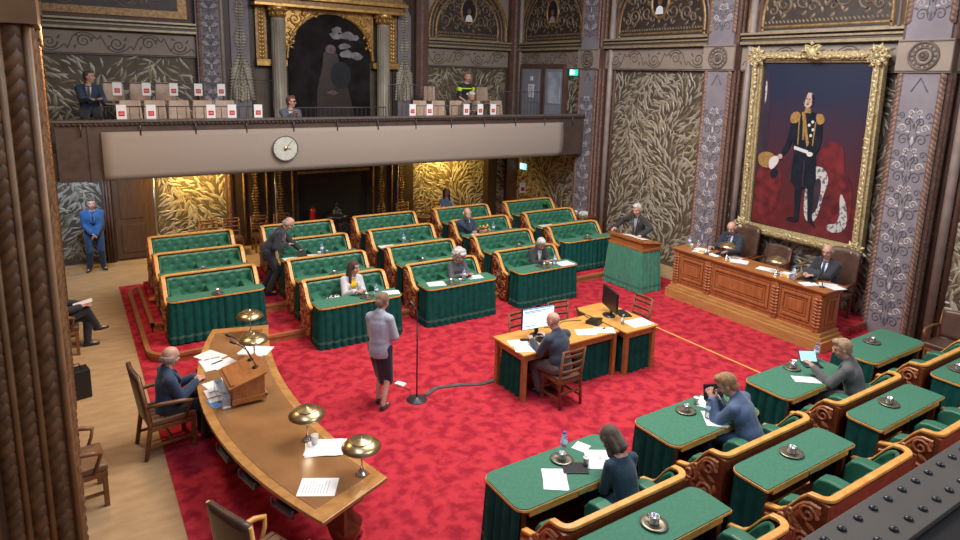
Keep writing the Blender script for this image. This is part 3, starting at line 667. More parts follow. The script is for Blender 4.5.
# ------------------------------------------------------------------ green benches and desks
W=1.6
def hprof(d):     # height of the bench side at distance d in front of the back
    if d<.13: return .95
    if d<.44: k=(d-.13)/.31; return .95-.33*(k*k*(3-2*k))
    return .62-.03*min(1,(d-.44)/.1)
def upath(x, yb, yf, r):
    p=[(-x,-yf)]; n=7
    for i in range(1,n): p.append((-x,-yf+(yf-yb-r)*i/n))
    for i in range(7): a=pi-pi/2*i/6; p.append((-x+r+r*cos(a),-yb-r+r*sin(a)))
    q=[(-a,b) for a,b in p][::-1]
    mid=[(-x+r+(2*x-2*r)*i/12,-yb) for i in range(1,12)]
    return p+mid+q
def make_bench():
    t=thing('green_bench','','bench',(0,0,0),0,'green tufted benches')
    P=upath(.735,.04,.52,.10); Ls=[0]
    for i in range(1,len(P)): Ls.append(Ls[-1]+sqrt((P[i][0]-P[i-1][0])**2+(P[i][1]-P[i-1][1])**2))
    T=Ls[-1]
    def at(s):
        for i in range(1,len(P)):
            if s<=Ls[i] or i==len(P)-1:
                k=(s-Ls[i-1])/(Ls[i]-Ls[i-1]); a,b=P[i-1],P[i]; dx,dy=b[0]-a[0],b[1]-a[1]; l=sqrt(dx*dx+dy*dy)
                return a[0]+dx*k,a[1]+dy*k,dy/l,-dx/l
    B=[]; 
    for j in range(4):
        z=.52+.118*j; n=11
        for i in range(n+1):
            s=.10+(T-.2)*(i+(.5 if j%2 else 0))/n
            if s<T-.08: B.append((s,z))
    def f(a,b):
        s=a*T; x,y,nx,ny=at(min(max(s,1e-4),T-1e-4)); top=hprof(-y); z=.40+(top-.42)*b
        d=.055
        for bs,bz in B:
            r2_=((s-bs)**2+(z-bz)**2)
            if r2_<.02: d-=.026*exp(-r2_/.0007)+.007*exp(-r2_/.005)
        if b>.97: d*=.4
        return (x+nx*d,y+ny*d,z)
    mb=MB(); mb.grid(f,110,22,0)
    bk=obj('backrest',mb,M['green'],t)
    mb=MB()
    for s,z in B:
        x,y,nx,ny=at(s)
        if z<hprof(-y)-.08: mb.ell((x+nx*.018,y+ny*.018,z),(.013,.013,.013),nu=6,nv=4)
    obj('buttons',mb,M['button'],bk)['kind']='stuff'
    # rail
    path=[(x,y,hprof(-y)-.005) for x,y in upath(.765,.0,.555,.10)]
    mb=MB(); mb.sweep(path,.068,.036,0); obj('top_rail',mb,M['gold'],t,.01)
    for sx in (-1,1):
        mb=MB(); pr=[(0.03,0),(.03,.945)]+[(-d,hprof(d)-.006) for d in [.02+.054*i for i in range(11)]]+[(-.57,.3),(-.55,.0)]
        mb.prism(pr,sx*.765,sx*.80,lambda u,v,h:(h,u,v),0)
        F=lambda u,v,h,sx=sx:(sx*(.80+h),u,v)
        q=[(-d,hprof(d)-.06) for d in [.03+.05*i for i in range(11)]]; mb.ribbon(q,.035,F,.018,1)
        for (u,v,r,a,tt,d) in ((-.14,.78,.095,0,1.5,1),(-.36,.60,.095,pi/2,1.5,-1),(-.15,.50,.10,pi,1.5,-1),(-.42,.36,.09,0,1.4,1),(-.18,.24,.10,pi,1.4,1),(-.43,.14,.08,0,1.3,-1),(-.05,.36,.05,0,1.2,1),(-.29,.42,.05,0,1.2,-1),(-.30,.72,.045,pi,1.1,1),(-.06,.10,.05,0,1.2,1)):
            mb.ribbon(spiral(u,v,r,a,tt,d,14),wr(15,.038,.02),F,.024,1)
            for b in (.3,1.7,3.2,4.6):
                eu,ev=u+cos(b)*r*.8+.11*cos(b+1),v+sin(b)*r*.8+.11*sin(b+1)
                if -.54<eu<0 and .03<ev<hprof(-eu)-.03: mb.leaf(u+cos(b)*r*.8,v+sin(b)*r*.8,b+.6,.11,.055,F,.022,1,.9)
        obj('carved_side',mb,[M['mahog'],M['mahogl']],t)
    mb=MB(); mb.box(-.70,-.52,.30,.70,-.05,.44); obj('seat',mb,M['green'],t,.03,3)
    mb=MB(); mb.box(-.74,-.50,.02,.74,-.0,.30); mb.box(-.76,.0,.02,.76,.03,.93); obj('bench_frame',mb,M['mahog'],t)
    for x in (-.60,0,.60):
        mb=MB(); mb.prism([(-.08,.43),(-.08,.735),(-.36,.73),(-.45,.70),(-.50,.62),(-.51,.43)],x-.085,x+.085,lambda u,v,h:(h,u,v)); obj('armrest',mb,M['green'],t,.025,3)
    return t
def top_poly(w, y0, y1, r, both=False):
    p=[]
    for cx,cy,a0 in ((w-r,y1-(r if both else .02),0),(-w+r,y1-(r if both else .02),pi/2),(-w+r,y0+r,pi),(w-r,y0+r,3*pi/2)):
        rr=r if (a0>=pi or both) else .02
        cx=(w-rr)*(1 if cx>0 else -1)
        for k in range(6): a=a0+pi/2*k/5; p.append((cx+rr*cos(a),cy+rr*sin(a)))
    return p
def skirt(mb, path, z0, z1, seed=1, pl=.135, amp=.030):
    R=random.Random(seed); pts=[]; L=0; acc=[]
    N=[]
    for i in range(len(path)-1):
        a,b=V(path[i]),V(path[i+1]); l=(b-a).length; n=max(2,int(l/.013))
        for k in range(n): N.append((a+(b-a)*k/n,(b-a)/l,L+l*k/n))
        L+=l
    N.append((V(path[-1]),(V(path[-1])-V(path[-2])).normalized(),L))
    # smooth corners
    zs=[z1,z1-.03,z1-.2,(z0+z1)/2,z0+.135,z0+.13,z0+.095,z0+.09,z0+.0]
    vs=[]; nn=len(N)
    ph=[R.uniform(-.8,.8) for _ in range(80)]
    for z in zs:
        q=(z1-z)/(z1-z0)
        for p,d,s in N:
            i=s/pl; f=i-int(i); pz=ph[int(i)%80]*(1-f)+ph[(int(i)+1)%80]*f
            w_=2*abs(sin(pi*i+.7*pz))**.8-1; o=amp*(.45+.55*q)*(.7+.35*abs(pz))*w_+.028*q
            nx,ny=d.y,-d.x
            vs.append((p.x+nx*o,p.y+ny*o,z+(.008*sin(i*2.1) if z==z0 else 0)))
    fs=[];b=len(mb.v)
    for j in range(len(zs)-1):
        mi=1 if j in(5,) else (2 if j in (4,6) else 0)
        for i in range(nn-1):
            mb.f.append([b+j*nn+i,b+j*nn+i+1,b+(j+1)*nn+i+1,b+(j+1)*nn+i]); mb.m.append(mi if mi<2 else 1); mb.s.append(True)
    mb.v.extend(vs)
def make_desk(D, front=True, both=False):
    t=thing('green_desk','','desk',(0,0,0),0,'green skirted desks')
    w=.79
    mb=MB(); mb.prism(top_poly(w-.008,.008,D-.008,.12,both),.735,.762); obj('desk_top',mb,M['baize'],t)
    mb=MB(); mb.prism(top_poly(w,0,D,.125,both),.725,.752); obj('edge_trim',mb,M['gold'],t,.004)
    e=.02; r=.09; x=w-e; y0=e
    arc=lambda cx,cy,a0,a1:[(cx+r*cos(a0+(a1-a0)*k/4),cy+r*sin(a0+(a1-a0)*k/4)) for k in range(5)]
    path=[(-x,D-.03)]+arc(-x+r,y0+r,pi,3*pi/2)+arc(x-r,y0+r,3*pi/2,2*pi)+[(x,D-.03)]
    if front: mb=MB(); skirt(mb,path,.015,.728,int(D*100)); obj('skirt',mb,[M['skirt'],M['hem']],t)
    else:
        for s in (-1,1):
            pp=[(s*x,D-.03),(s*x,.06)] if s<0 else [(x,.06),(x,D-.03)]
            mb=MB(); skirt(mb,pp,.015,.728,3+s,amp=.014); obj('skirt',mb,[M['skirt'],M['hem']],t)
    mb=MB()
    for s in (-1,1):
        mb.box(s*.70-.03,.07,0,s*.70+.03,.13,.725); mb.box(s*.70-.03,D-.12,0,s*.70+.03,D-.06,.725)
    mb.box(-.7,.06,.15,.7,.08,.725); mb.box(-.7,.1,.12,.7,.18,.15); obj('desk_frame',mb,M['mahog'],t)
    for s in (-1,1):
        mb=MB(); mb.box(s*.37-.3,max(.04,D-.32),.665,s*.37+.3,D-.01,.722); dr=obj('drawer',mb,M['gold'],t,.004)
    mb=MB(); mb.box(-.08,D-.012,.69,.08,D+.004,.722); obj('name_plate',mb,mat('plate_brass',(.62,.5,.25),None,rough=.4,metal=.6) if 'plate_brass' not in bpy.data.materials else bpy.data.materials['plate_brass'],t)
    return t
ORD=['front','second','third','last']
COLN=['leftmost','second from left','middle','second from right','rightmost']
CX=[1.99,4.16,6.24,8.36,10.48]
BY=[11.12,12.05,13.02,13.92]     # y of the bench backs
bench=make_bench(); bu=[False]
def put_bench(x,y,z,rz,label,g):
    if not bu[0]: bench.location=(x,y,z); bench.rotation_euler=(0,0,rz); bench['label']=label; bench['group']=g; bu[0]=True; return bench
    return dup(bench,(x,y,z),rz,label,g)
dA=make_desk(.44,True); dC=make_desk(.30,True); dB=make_desk(.34,False); dN=make_desk(.44,False); dR=make_desk(.68,True,True); dn={}
def put_desk(pr,x,y,z,rz,label,g):
    if pr.name not in dn and not pr.get('used_'): pr.location=(x,y,z); pr.rotation_euler=(0,0,rz); pr['label']=label; pr['group']=g; dn[pr.name]=1; return pr
    return dup(pr,(x,y,z),rz,label,g)
for c in range(5):
    x=CX[c]; rows=range(4) if c in (1,2,3) else range(1,4)
    for r in rows:
        nm='%s row %s column, far block'%(ORD[r] if not (r==1 and c in(0,4)) else 'frontmost',COLN[c])
        put_bench(x,BY[r],LV[r],0,'green tufted leather bench with oak rail, '+nm,'far block benches')
        if r==0: put_desk(dA,x,10.10,0,0,'green baize desk with pleated curtain, '+nm,'far block desks')
        elif r==1 and c in (0,4): put_desk(dC,x,11.18,LV[1],0,'green baize desk with pleated curtain, '+nm,'far block desks')
        else: put_desk(dB,x,BY[r-1]+.045,LV[r],0,'narrow green baize desk behind bench back, '+nm,'far block desks')
RX=[4.03,6.13,8.24,10.36]; RN=['bottom left','with the man in blue','with the man in grey','furthest right']
# the near block sits on a low step of its own
mb=MB(); mb.box(2.9,1.5,0,11.6,3.56,.14); struct('trim_near_podium',mb,[M['red']])
mb=MB(); mb.box(2.86,3.54,.10,11.6,3.59,.148); mb.box(2.86,1.5,.1,2.92,3.58,.148); struct('trim_near_nosing',mb,[M['gold']])
for i,x in enumerate(RX):
    put_bench(x,3.60,0,pi,'oak railed green bench, near block front row, '+['with the woman in navy','with the man in the blue suit','with the man in the grey suit','nearest the right wall'][i],'near block benches')
    put_desk(dR,x,4.86,0,pi,'wide green baize desk, near block front row, '+['of the woman in navy','of the man in blue','of the man in grey','empty one nearest the right wall'][i],'near block desks')
    if i>=0: put_bench(x,2.55,.14,pi,'green bench, near block second row, '+['leftmost, mostly below the frame','second from left','third from left','furthest right'][i],'near block benches')
    put_desk(dN,x,3.53,.14,pi,'green desk with pewter tray, near block second row, '+['behind the woman in navy','behind the man in the blue suit','behind the man in the grey suit','nearest the right wall'][i],'near block desks')
# ------------------------------------------------------------------ small things on tables
def sheets(name, label, loc, rz=0, n=1, w=.21, h=.297, text=True, group='papers', spread=.012, mats=None, cat='paper'):
    R=random.Random(int(loc[0]*131+loc[1]*57)); mb=MB()
    for i in range(n):
        a=R.uniform(-.12,.12) if i else 0; dx,dy=(R.uniform(-spread,spread),R.uniform(-spread,spread)) if i else (0,0)
        z=.0012*i*1.6; ca,sa=cos(a),sin(a)
        P=lambda x,y,zz:(dx+ca*x-sa*y,dy+sa*x+ca*y,zz)
        c=[(-w/2,-h/2),(w/2,-h/2),(w/2,h/2),(-w/2,h/2)]
        mb.add([P(x,y,z) for x,y in c]+[P(x,y,z+.0012) for x,y in c],[(3,2,1,0),(4,5,6,7),(0,1,5,4),(1,2,6,5),(2,3,7,6),(3,0,4,7)],0)
        if i==n-1 and text:
            for k in range(9):
                y=h*.36-k*h*.08; x0=-w*.36; x1=w*R.uniform(.15,.36)
                mb.add([P(x0,y,z+.0016),P(x1,y,z+.0016),P(x1,y+h*.022,z+.0016),P(x0,y+h*.022,z+.0016)],[(0,1,2,3)],1)
    return single(name,mb,mats or [M['paper'],M['ink']],label,cat,loc,rz,group)
def cup_saucer(label, loc, rz=0, tray=False, group='trays and cups'):
    t=thing('tray_with_cup' if tray else 'cup_and_saucer',label,'tray' if tray else 'cup',loc,rz,group)
    mb=MB(); r=.125 if tray else .10
    mb.lathe([(0.0,.004),(r*.5,.004),(r*.7,.006),(r,.016),(r,.020),(r*.68,.011),(0,.010)],n=24,sy=.92); obj('tray' if tray else 'saucer',mb,M['pewter'],t)
    mb=MB(); mb.lathe([(.03,.012),(.042,.016),(.045,.03),(.045,.08),(.048,.085),(.040,.084),(.036,.06),(0,.058)],n=18); c=obj('cup',mb,M['silver'],t)
    mb=MB(); mb.tube([(.043,0,.07),(.068,0,.066),(.07,0,.045),(.044,0,.032)],.005,6); obj('handle',mb,M['silver'],c)
    return t
def bottle(label, loc, s=1.0, group='water bottles'):
    t=thing('water_bottle',label,'bottle',loc,0,group); mb=MB()
    mb.lathe([(.0,.0),(.030*s,.002),(.033*s,.02*s),(.030*s,.07*s),(.033*s,.09*s),(.033*s,.15*s),(.028*s,.18*s),(.014*s,.205*s),(.013*s,.215*s),(0,.216*s)],n=14); obj('body',mb,M['glass'],t)
    mb=MB(); mb.lathe([(.0338*s,.09*s),(.0338*s,.145*s)],n=14); obj('paper_label',mb,M['blabel'],t)
    mb=MB(); mb.lathe([(.0,.235*s),(.015*s,.234*s),(.016*s,.213*s),(.0,.212*s)],n=12); obj('cap',mb,M['capb'],t); return t
def papercup(label, loc, s=1.0, group='white cups'):
    mb=MB(); mb.lathe([(.0,.002),(.026*s,.002),(.034*s,.085*s),(.036*s,.088*s),(.030*s,.086*s),(.022*s,.01),(.0,.01)],n=16)
    return single('paper_cup',mb,M['white'],label,'cup',loc,0,group)
def phone(label, loc, rz=0):
    t=thing('mobile_phone',label,'phone',loc,rz); mb=MB(); mb.box(-.037,-.075,0,.037,.075,.009); obj('body',mb,M['blackp'],t,.003)
    mb=MB(); mb.box(-.033,-.07,.009,.033,.07,.0098); obj('screen',mb,M['blackp'],t); return t
def pen(label, loc, rz, m):
    mb=MB(); mb.tube([(-.07,0,.005),(.06,0,.005),(.075,0,.004)],[.005,.005,.002],6); return single('pen',mb,m,label,'pen',loc,rz)
def laptop(label, loc, rz, w=.31, d=.21, lean=20, name='laptop', scr=None):
    t=thing(name,label,'laptop' if name=='laptop' else 'tablet',loc,rz); mb=MB(); mb.box(-w/2,-d/2,0,w/2,d/2,.014); b=obj('keyboard_base',mb,M['blackp'],t,.003)
    mb=MB()
    for i in range(4):
        for k in range(11): mb.box(-w*.42+k*w*.076,-d*.05+i*.028,.014,-w*.42+k*w*.076+w*.06,-d*.05+i*.028+.02,.017)
    obj('keys',mb,M['black'],b)['kind']='stuff'
    a=radians(lean); F=lambda u,v,h:(u,d/2+v*sin(a)-h*cos(a),.012+v*cos(a)+h*sin(a))
    mb=MB(); mb.prism([(-w/2,0),(w/2,0),(w/2,d),(-w/2,d)],-.006,.002,F); l=obj('lid',mb,M['blackp'],t)
    mb=MB(); mb.prism([(-w/2+.012,.012),(w/2-.012,.012),(w/2-.012,d-.012),(-w/2+.012,d-.012)],.002,.003,F); obj('screen',mb,scr or M['blackp'],l)
    return t
def lamp(label, loc, h=.40, r=.195, group='brass desk lamps'):
    t=thing('brass_desk_lamp',label,'lamp',loc,0,group)
    mb=MB(); mb.lathe([(0,0),(.062,0),(.064,.008),(.045,.02),(.025,.05),(.014,.075),(.012,.08)],n=24); obj('base',mb,M['chrome'],t)
    mb=MB(); mb.lathe([(.011,.075),(.009,.09),(.009,h-.08),(.0,h-.08)],n=10); obj('stem',mb,M['chrome'],t)
    mb=MB(); mb.lathe([(r,h-.105),(r*1.01,h-.098),(r*.86,h-.062),(r*.55,h-.030),(r*.16,h-.012),(.015,h-.008),(.010,h+.006),(0,h+.010)],n=36)
    mb.lathe([(r*.99,h-.104),(r*.84,h-.068),(r*.53,h-.037),(r*.1,h-.02),(0,h-.02)],n=36); mb.lathe([(r*.57,h-.030),(r*.59,h-.027),(r*.55,h-.022)],n=30)
    obj('lamp_shade',mb,M['brass'],t)
    mb=MB(); mb.ell((0,0,h-.065),(.03,.03,.03)); obj('bulb',mb,mat('lamp_bulb_%d'%len(bpy.data.materials),(1.0,.85,.6),None,emis=8),t)
    l=bpy.data.lights.new('lamp_bulb','POINT'); l.energy=2.2; l.color=(1,.85,.62); l.shadow_soft_size=.04
    o=bpy.data.objects.new('lamp_bulb',l); C.objects.link(o); o.parent=t; o.location=(0,0,h-.11)
    return t
def goose(label, loc, pts, name='gooseneck_microphone'):
    t=thing(name,label,'microphone',loc,0); mb=MB(); mb.lathe([(0,0),(.045,0),(.045,.012),(.012,.03),(.008,.04)],n=16); obj('base',mb,M['blackp'],t)
    mb=MB(); mb.tube([(0,0,.03)]+pts,.0065,6); obj('neck',mb,M['black'],t)
    e=V(pts[-1]); d=(e-V(pts[-2])).normalized(); mb=MB(); mb.caps(e,.016,e+d*.05,.020); obj('windscreen',mb,M['blackp'],t); return t
# ------------------------------------------------------------------ horseshoe table
t=thing('horseshoe_table','large curved horseshoe desk with brown leather top and oak edge','table',(1.7,7.5,0))
def arcx(y,x0,k): return x0+k*((y-7.5)/2.4)**2
out=[]; inn=[]
N=28
for i in range(N+1):
    q=i/N; yo=4.98+q*(10.06-4.98); out.append((arcx(yo,1.10,.50)-1.7,yo-7.5))
    yi=5.30+q*(9.84-5.30); inn.append((arcx(yi,2.12,.36)-1.7,yi-7.5))
def strip(mb,a,b,z0,z1,mi=0):
    n=len(a); vs=[(*p,z1) for p in a]+[(*p,z1) for p in b]+[(*p,z0) for p in a]+[(*p,z0) for p in b]; fs=[]
    for i in range(n-1): fs+=[(i,n+i,n+i+1,i+1),(2*n+i,2*n+i+1,3*n+i+1,3*n+i),(i,i+1,2*n+i+1,2*n+i),(n+i,3*n+i,3*n+i+1,n+i+1)]
    fs+=[(0,2*n,3*n,n),(n-1,2*n-1,4*n-1,3*n-1)]; mb.add(vs,fs,mi)
mb=MB(); strip(mb,out,inn,.715,.757); obj('table_edge',mb,M['hsedge'],t,.006)
li=lambda a,b,q:(a[0]+(b[0]-a[0])*q,a[1]+(b[1]-a[1])*q)
k0=.10
o2=[li(a,b,k0) for a,b in zip(out,inn)][1:-1]; i2=[li(a,b,1-k0) for a,b in zip(out,inn)][1:-1]
mb=MB(); strip(mb,o2,i2,.75,.7605); obj('leather_top',mb,M['hs'],t)
mb=MB(); strip(mb,[li(a,b,.12) for a,b in zip(out,inn)][1:-1],[li(a,b,.126) for a,b in zip(out,inn)][1:-1],.75,.7612); strip(mb,[li(a,b,.874) for a,b in zip(out,inn)][1:-1],[li(a,b,.88) for a,b in zip(out,inn)][1:-1],.75,.7612); obj('tooled_line',mb,M['giltd'],t)
for q,nm in ((.07,0),(.5,0),(.93,0)):
    i=int(q*N); c=li(out[i],inn[i],.5); mb=MB()
    mb.lathe([(.16,0),(.2,.04),(.12,.1),(.09,.2),(.15,.34),(.17,.42),(.09,.52),(.08,.6),(.16,.68),(.2,.715)],(c[0],c[1],0),16)
    for k in range(4):
        a=pi/4+k*pi/2; mb.tube([(c[0]+cos(a)*.1,c[1]+sin(a)*.1,.14),(c[0]+cos(a)*.25,c[1]+sin(a)*.25,.12),(c[0]+cos(a)*.36,c[1]+sin(a)*.36,.03)],[.05,.05,.035],8)
    obj('pedestal',mb,M['mahog'],t)
mb=MB(); strip(mb,[li(a,b,.3) for a,b in zip(out,inn)],[li(a,b,.34) for a,b in zip(out,inn)],.45,.715); obj('modesty_panel',mb,M['mahog'],t)
for y in (6.7,6.1,5.5,8.7):
    x=arcx(y,1.10,.50); sl=2*.50*(y-7.5)/2.4**2; mb=MB(); T_=Matrix.Rotation(-math.atan(sl),3,'Z')
    for b_ in ((-.02,-.17,.62,.0,-.155,.70),(-.02,.155,.62,0,.17,.70),(-.02,-.17,.62,0,.17,.635),(0,-.15,.64,.2,.15,.65)):
        n0=len(mb.v); mb.box(*b_); 
        for i in range(n0,len(mb.v)): p=T_@V(mb.v[i]); mb.v[i]=(p.x+x-1.7-.005,p.y+y-7.5,p.z)
    obj('paper_shelf',mb,M['iron'],t)
Z=.7615
for (loc,l) in (((2.12,9.55,Z),'brass lamp at the far end of the horseshoe table'),((1.95,8.62,Z),'brass lamp behind the wooden lectern box on the horseshoe table'),((1.95,6.33,Z),'brass lamp beside the white cup on the horseshoe table'),((2.22,5.47,Z),'brass lamp at the near end of the horseshoe table')): lamp(l,loc)
# desktop lectern box
t=thing('desktop_lectern','sloping wooden lectern box with twin microphones on the horseshoe table','lectern',(1.6,7.71,Z))
mb=MB(); F=lambda u,v,h:(u,h,v)
mb.prism([(-.19,.05),(.19,.05),(.19,.36),(-.19,.255)],-.28,.28,F); obj('case',mb,M['oakv'],t,.006)
mb=MB(); mb.prism([(-.23,.235),(.22,.365),(.22,.385),(-.23,.257)],-.31,.31,F); obj('reading_top',mb,M['oak'],t,.004)
mb=MB(); mb.prism([(-.2,.275),(-.16,.285),(-.16,.295),(-.2,.285)],-.28,.28,F); mb.tube([(.2,-.3,.09),(.2,.3,.09)],.02,10); mb.box(-.2,-.3,.04,.2,-.28,.10); obj('front_ledge',mb,M['oak'],t)
for x in (-.16,.16):
    for y in (-.24,.24): mb=MB(); mb.tube([(x,y-.02,.025),(x,y+.02,.025)],.025,10); obj('caster',mb,M['brass'],t)
mb=MB(); mb.box(-.30,-.26,.01,-.21,.26,.16); o=obj('side_pocket',mb,M['glass'],t)
for i,(dy,l) in enumerate(((.16,'far'),(-.08,'near'))):
    goose('black gooseneck microphone on the lectern box, %s one of the pair'%l,(1.74,7.72+dy,Z+.352),[(-.03,.03,.10),(-.07,.07,.20),(-.14,.12,.27),(-.20,.16,.30)])
# papers on the horseshoe
for i,(x,y,r,n,l) in enumerate(((1.46,9.06,.5,1,'uppermost loose sheet left of the far brass lamp'),(1.44,8.80,.1,2,'second loose sheet down on the horseshoe table'),(1.58,8.62,.3,3,'wide loose sheets at the middle of the scatter behind the lectern box'),(1.39,8.10,.25,2,'loose sheet under the left edge of the lectern box'),(1.36,7.88,.1,3,'sheets by the left edge of the horseshoe table near the bald man'),(2.02,8.92,.9,5,'stack of papers under the second brass lamp'),(1.78,5.49,1.05,1,'single sheet at the near end of the horseshoe table'),(2.07,6.12,1.15,6,'folded papers between the two near brass lamps'))):
    sheets('loose_papers','white papers, '+l,(x,y,Z),r,n,.28,.36,n==1,'papers on the horseshoe table',.05)
sheets('blue_folder','blue printed sheets on the table below the lectern box','' or (1.33,7.66,Z),.2,2,.26,.22,False,None,.02,[M['bluep'],M['ink']],'folder')
pen('blue pen on the papers near the bald man',(1.30,7.95,Z+.008),.3,M['capb']); pen('black pen on the papers near the bald man',(1.27,7.80,Z+.008),.2,M['black'])
papercup('white cup on a white saucer on the horseshoe table',(1.99,6.33-.12,Z+.008),1.2); mb=MB(); mb.lathe([(0,0),(.05,.0),(.085,.008),(.086,.011),(0,.007)],n=20); single('saucer',mb,M['white'],'white saucer under the cup on the horseshoe table','saucer',(1.99,6.21,Z))
# ------------------------------------------------------------------ chairs
def armchair(label, loc, rz, hb=1.12, mat_=None, wood=None, group=None, low=False):
    wd=wood or M['chair']; lt=mat_ or M['leather']
    t=thing('armchair',label,'chair',loc,rz,group)        # front is local +y
    mb=MB(); mb.box(-.27,-.24,.42,.27,.28,.50); obj('seat',mb,M['tan'] if not low else lt,t,.025,3)
    mb=MB(); mb.box(-.27,-.25,.36,.27,.27,.42); obj('seat_frame',mb,wd,t,.006)
    mb=MB(); mb.grid(lambda a,b:((a-.5)*(.5+.04*b),-.25-.09*b+.03*(1-(2*a-1)**2)*-1,.50+(hb-.50)*b+.03*(1-(2*a-1)**2)*b),8,8); o=obj('backrest',mb,lt,t); s=o.modifiers.new('t','SOLIDIFY'); s.thickness=.055; s.offset=0
    for s in (-1,1):
        mb=MB(); mb.bar((s*.24,.24,0),(s*.24,.24,.40),.05,.05); obj('leg',mb,wd,t,.005)
        mb=MB(); mb.tube([(s*.24,-.32,0),(s*.24,-.25,.4),(s*.265,-.27,.6),(s*.27,-.345,hb)],[.026,.03,.024,.02],6); obj('leg',mb,wd,t)
        mb=MB(); mb.tube([(s*.27,-.27,.70),(s*.30,-.1,.71),(s*.31,.12,.69),(s*.295,.22,.66),(s*.27,.20,.58),(s*.265,.14,.42)],[.02,.026,.028,.026,.02,.02],8); obj('arm',mb,wd,t)
    mb=MB(); mb.bar((-.24,0,.16),(.24,0,.16),.025,.03); mb.bar((-.24,.24,.16),(-.24,-.28,.16),.025,.03); mb.bar((.24,.24,.16),(.24,-.28,.16),.025,.03); obj('stretcher',mb,wd,t)
    if not low:
        mb=MB()
        for k in range(5): mb.tube([(-.2+.1*k,-.2,.502),(-.2+.1*k,.26,.502)],.006,5)
        obj('seat_piping',mb,M['leather'],t)
    return t
armchair('brown leather armchair the bald man sits on at the horseshoe table',(.80,8.36,0),-pi/2+.12,1.1)
armchair('empty high backed brown leather armchair with oak arms at the near end of horseshoe table',(1.18,5.10,0),-pi/2+.42,1.16,None,M['gold'])
armchair('empty brown upholstered armchair against the left wall',(-.20,7.62,0),-pi/2+.1,.9,M['tan'],M['chair'],None,True)
armchair('brown upholstered chair by the right wall beyond the near block',(12.15,4.25,0),pi/2,.95,M['leather'],M['chair'],None,True)
armchair('brown leather chair of the man with crossed legs at the left wall',(-.34,12.15,0),-pi/2,.95,M['leather'],M['chair'],None,True)
def ladder(kind='ladder_back_chair',label='',loc=(0,0,0),rz=0,group=None,wood=None):
    wd=wood or M['chair']; t=thing(kind,label,'chair',loc,rz,group)
    mb=MB(); mb.box(-.21,-.2,.43,.21,.22,.465); obj('seat',mb,M['leather'],t,.01)
    mb=MB(); mb.box(-.215,-.205,.38,.215,.21,.43); obj('seat_frame',mb,wd,t)
    for s in (-1,1):
        mb=MB(); mb.bar((s*.195,.19,0),(s*.195,.19,.43),.036,.036); obj('leg',mb,wd,t)
        mb=MB(); mb.tube([(s*.195,-.22,0),(s*.195,-.19,.43),(s*.2,-.25,.90)],[.022,.022,.018],6); obj('leg',mb,wd,t)
    for k,z in enumerate((.56,.68,.80,.885)):
        mb=MB(); yy=-.19-.06*(z-.43)/.47; mb.grid(lambda a,b:((a-.5)*.4,yy-.02*(1-(2*a-1)**2),z-.022+.044*b),8,1); o=obj('back_slat',mb,wd,t); s_=o.modifiers.new('t','SOLIDIFY'); s_.thickness=.018
    mb=MB(); mb.bar((-.195,.19,.2),(.195,.19,.2),.018,.03); mb.bar((-.195,.19,.14),(-.195,-.21,.14),.018,.03); mb.bar((.195,.19,.14),(.195,-.21,.14),.018,.03); mb.bar((-.195,-.21,.24),(.195,-.21,.24),.018,.03); obj('stretcher',mb,wd,t)
    return t
lc=ladder('ladder_back_chair','wooden ladder back chair the bald clerk sits on',(5.86,6.72,0),0)
for loc,rz,l in (((6.05,7.83,0),pi,'empty wooden ladder back chair beyond the lit monitor'),((6.93,7.93,0),pi-.1,'empty wooden ladder back chair behind the clerk table, right one of two'),((8.25,7.64,0),pi/2,'empty wooden ladder back chair at the right end of the clerk tables')): dup(lc,loc,rz,l)
for x,l in ((2.9,'leftmost, by the left lit leaf wall'),(3.45,'second from left along back wall'),(4.15,'third from left along back wall'),(4.75,'fourth from left, nearest fireplace'),(8.35,'first right of the fireplace'),(8.95,'second right of the fireplace')):
    dup(lc,(x,16.95,0),pi,'dark wooden ladder back chair under the gallery, '+l,'chairs along back wall')
dup(lc,(9.5,16.75,0),pi,'dark wooden chair of the woman under the gallery')
# ------------------------------------------------------------------ clerk tables
def wtable(label, x0,y0,x1,y1):
    t=thing('clerk_table',label,'table',((x0+x1)/2,(y0+y1)/2,0)); w=(x1-x0)/2; d=(y1-y0)/2
    mb=MB(); mb.box(-w,-d,.725,w,d,.76); obj('table_top',mb,M['clk'],t,.008)
    mb=MB(); 
    for a in ((-w+.04,-d+.04,w-.04,-d+.06),(-w+.04,d-.06,w-.04,d-.04),(-w+.04,-d+.04,-w+.06,d-.04),(w-.06,-d+.04,w-.04,d-.04)): mb.box(a[0],a[1],.63,a[2],a[3],.725)
    obj('apron',mb,M['clkleg'],t)
    for sx in (-1,1):
        for sy in (-1,1): mb=MB(); mb.box(sx*(w-.06)-.035,sy*(d-.06)-.035,0,sx*(w-.06)+.035,sy*(d-.06)+.035,.725); obj('leg',mb,M['clkleg'],t,.005)
    mb=MB(); e=.10
    if x1-x0>1.2: skirt(mb,[(-w+e,-d+.14),(-w+e,d-e),(w-e,d-e),(w-e,-d+.12),(w*.15,-d+.12)][::-1],.01,.64,9); 
    else: skirt(mb,[(w-e,-d+e),(w-e,d-e),(-w+e,d-e),(-w+e,-d+e),(w-e,-d+e)],.01,.64,9)
    obj('curtain',mb,[M['skirt'],M['skirt']],t)
    return t
wtable('long honey oak clerk table with green curtain and lit monitor',5.30,6.92,7.20,7.72)
wtable('short honey oak clerk table with black monitor, right of the long one',7.24,6.80,7.96,8.05)
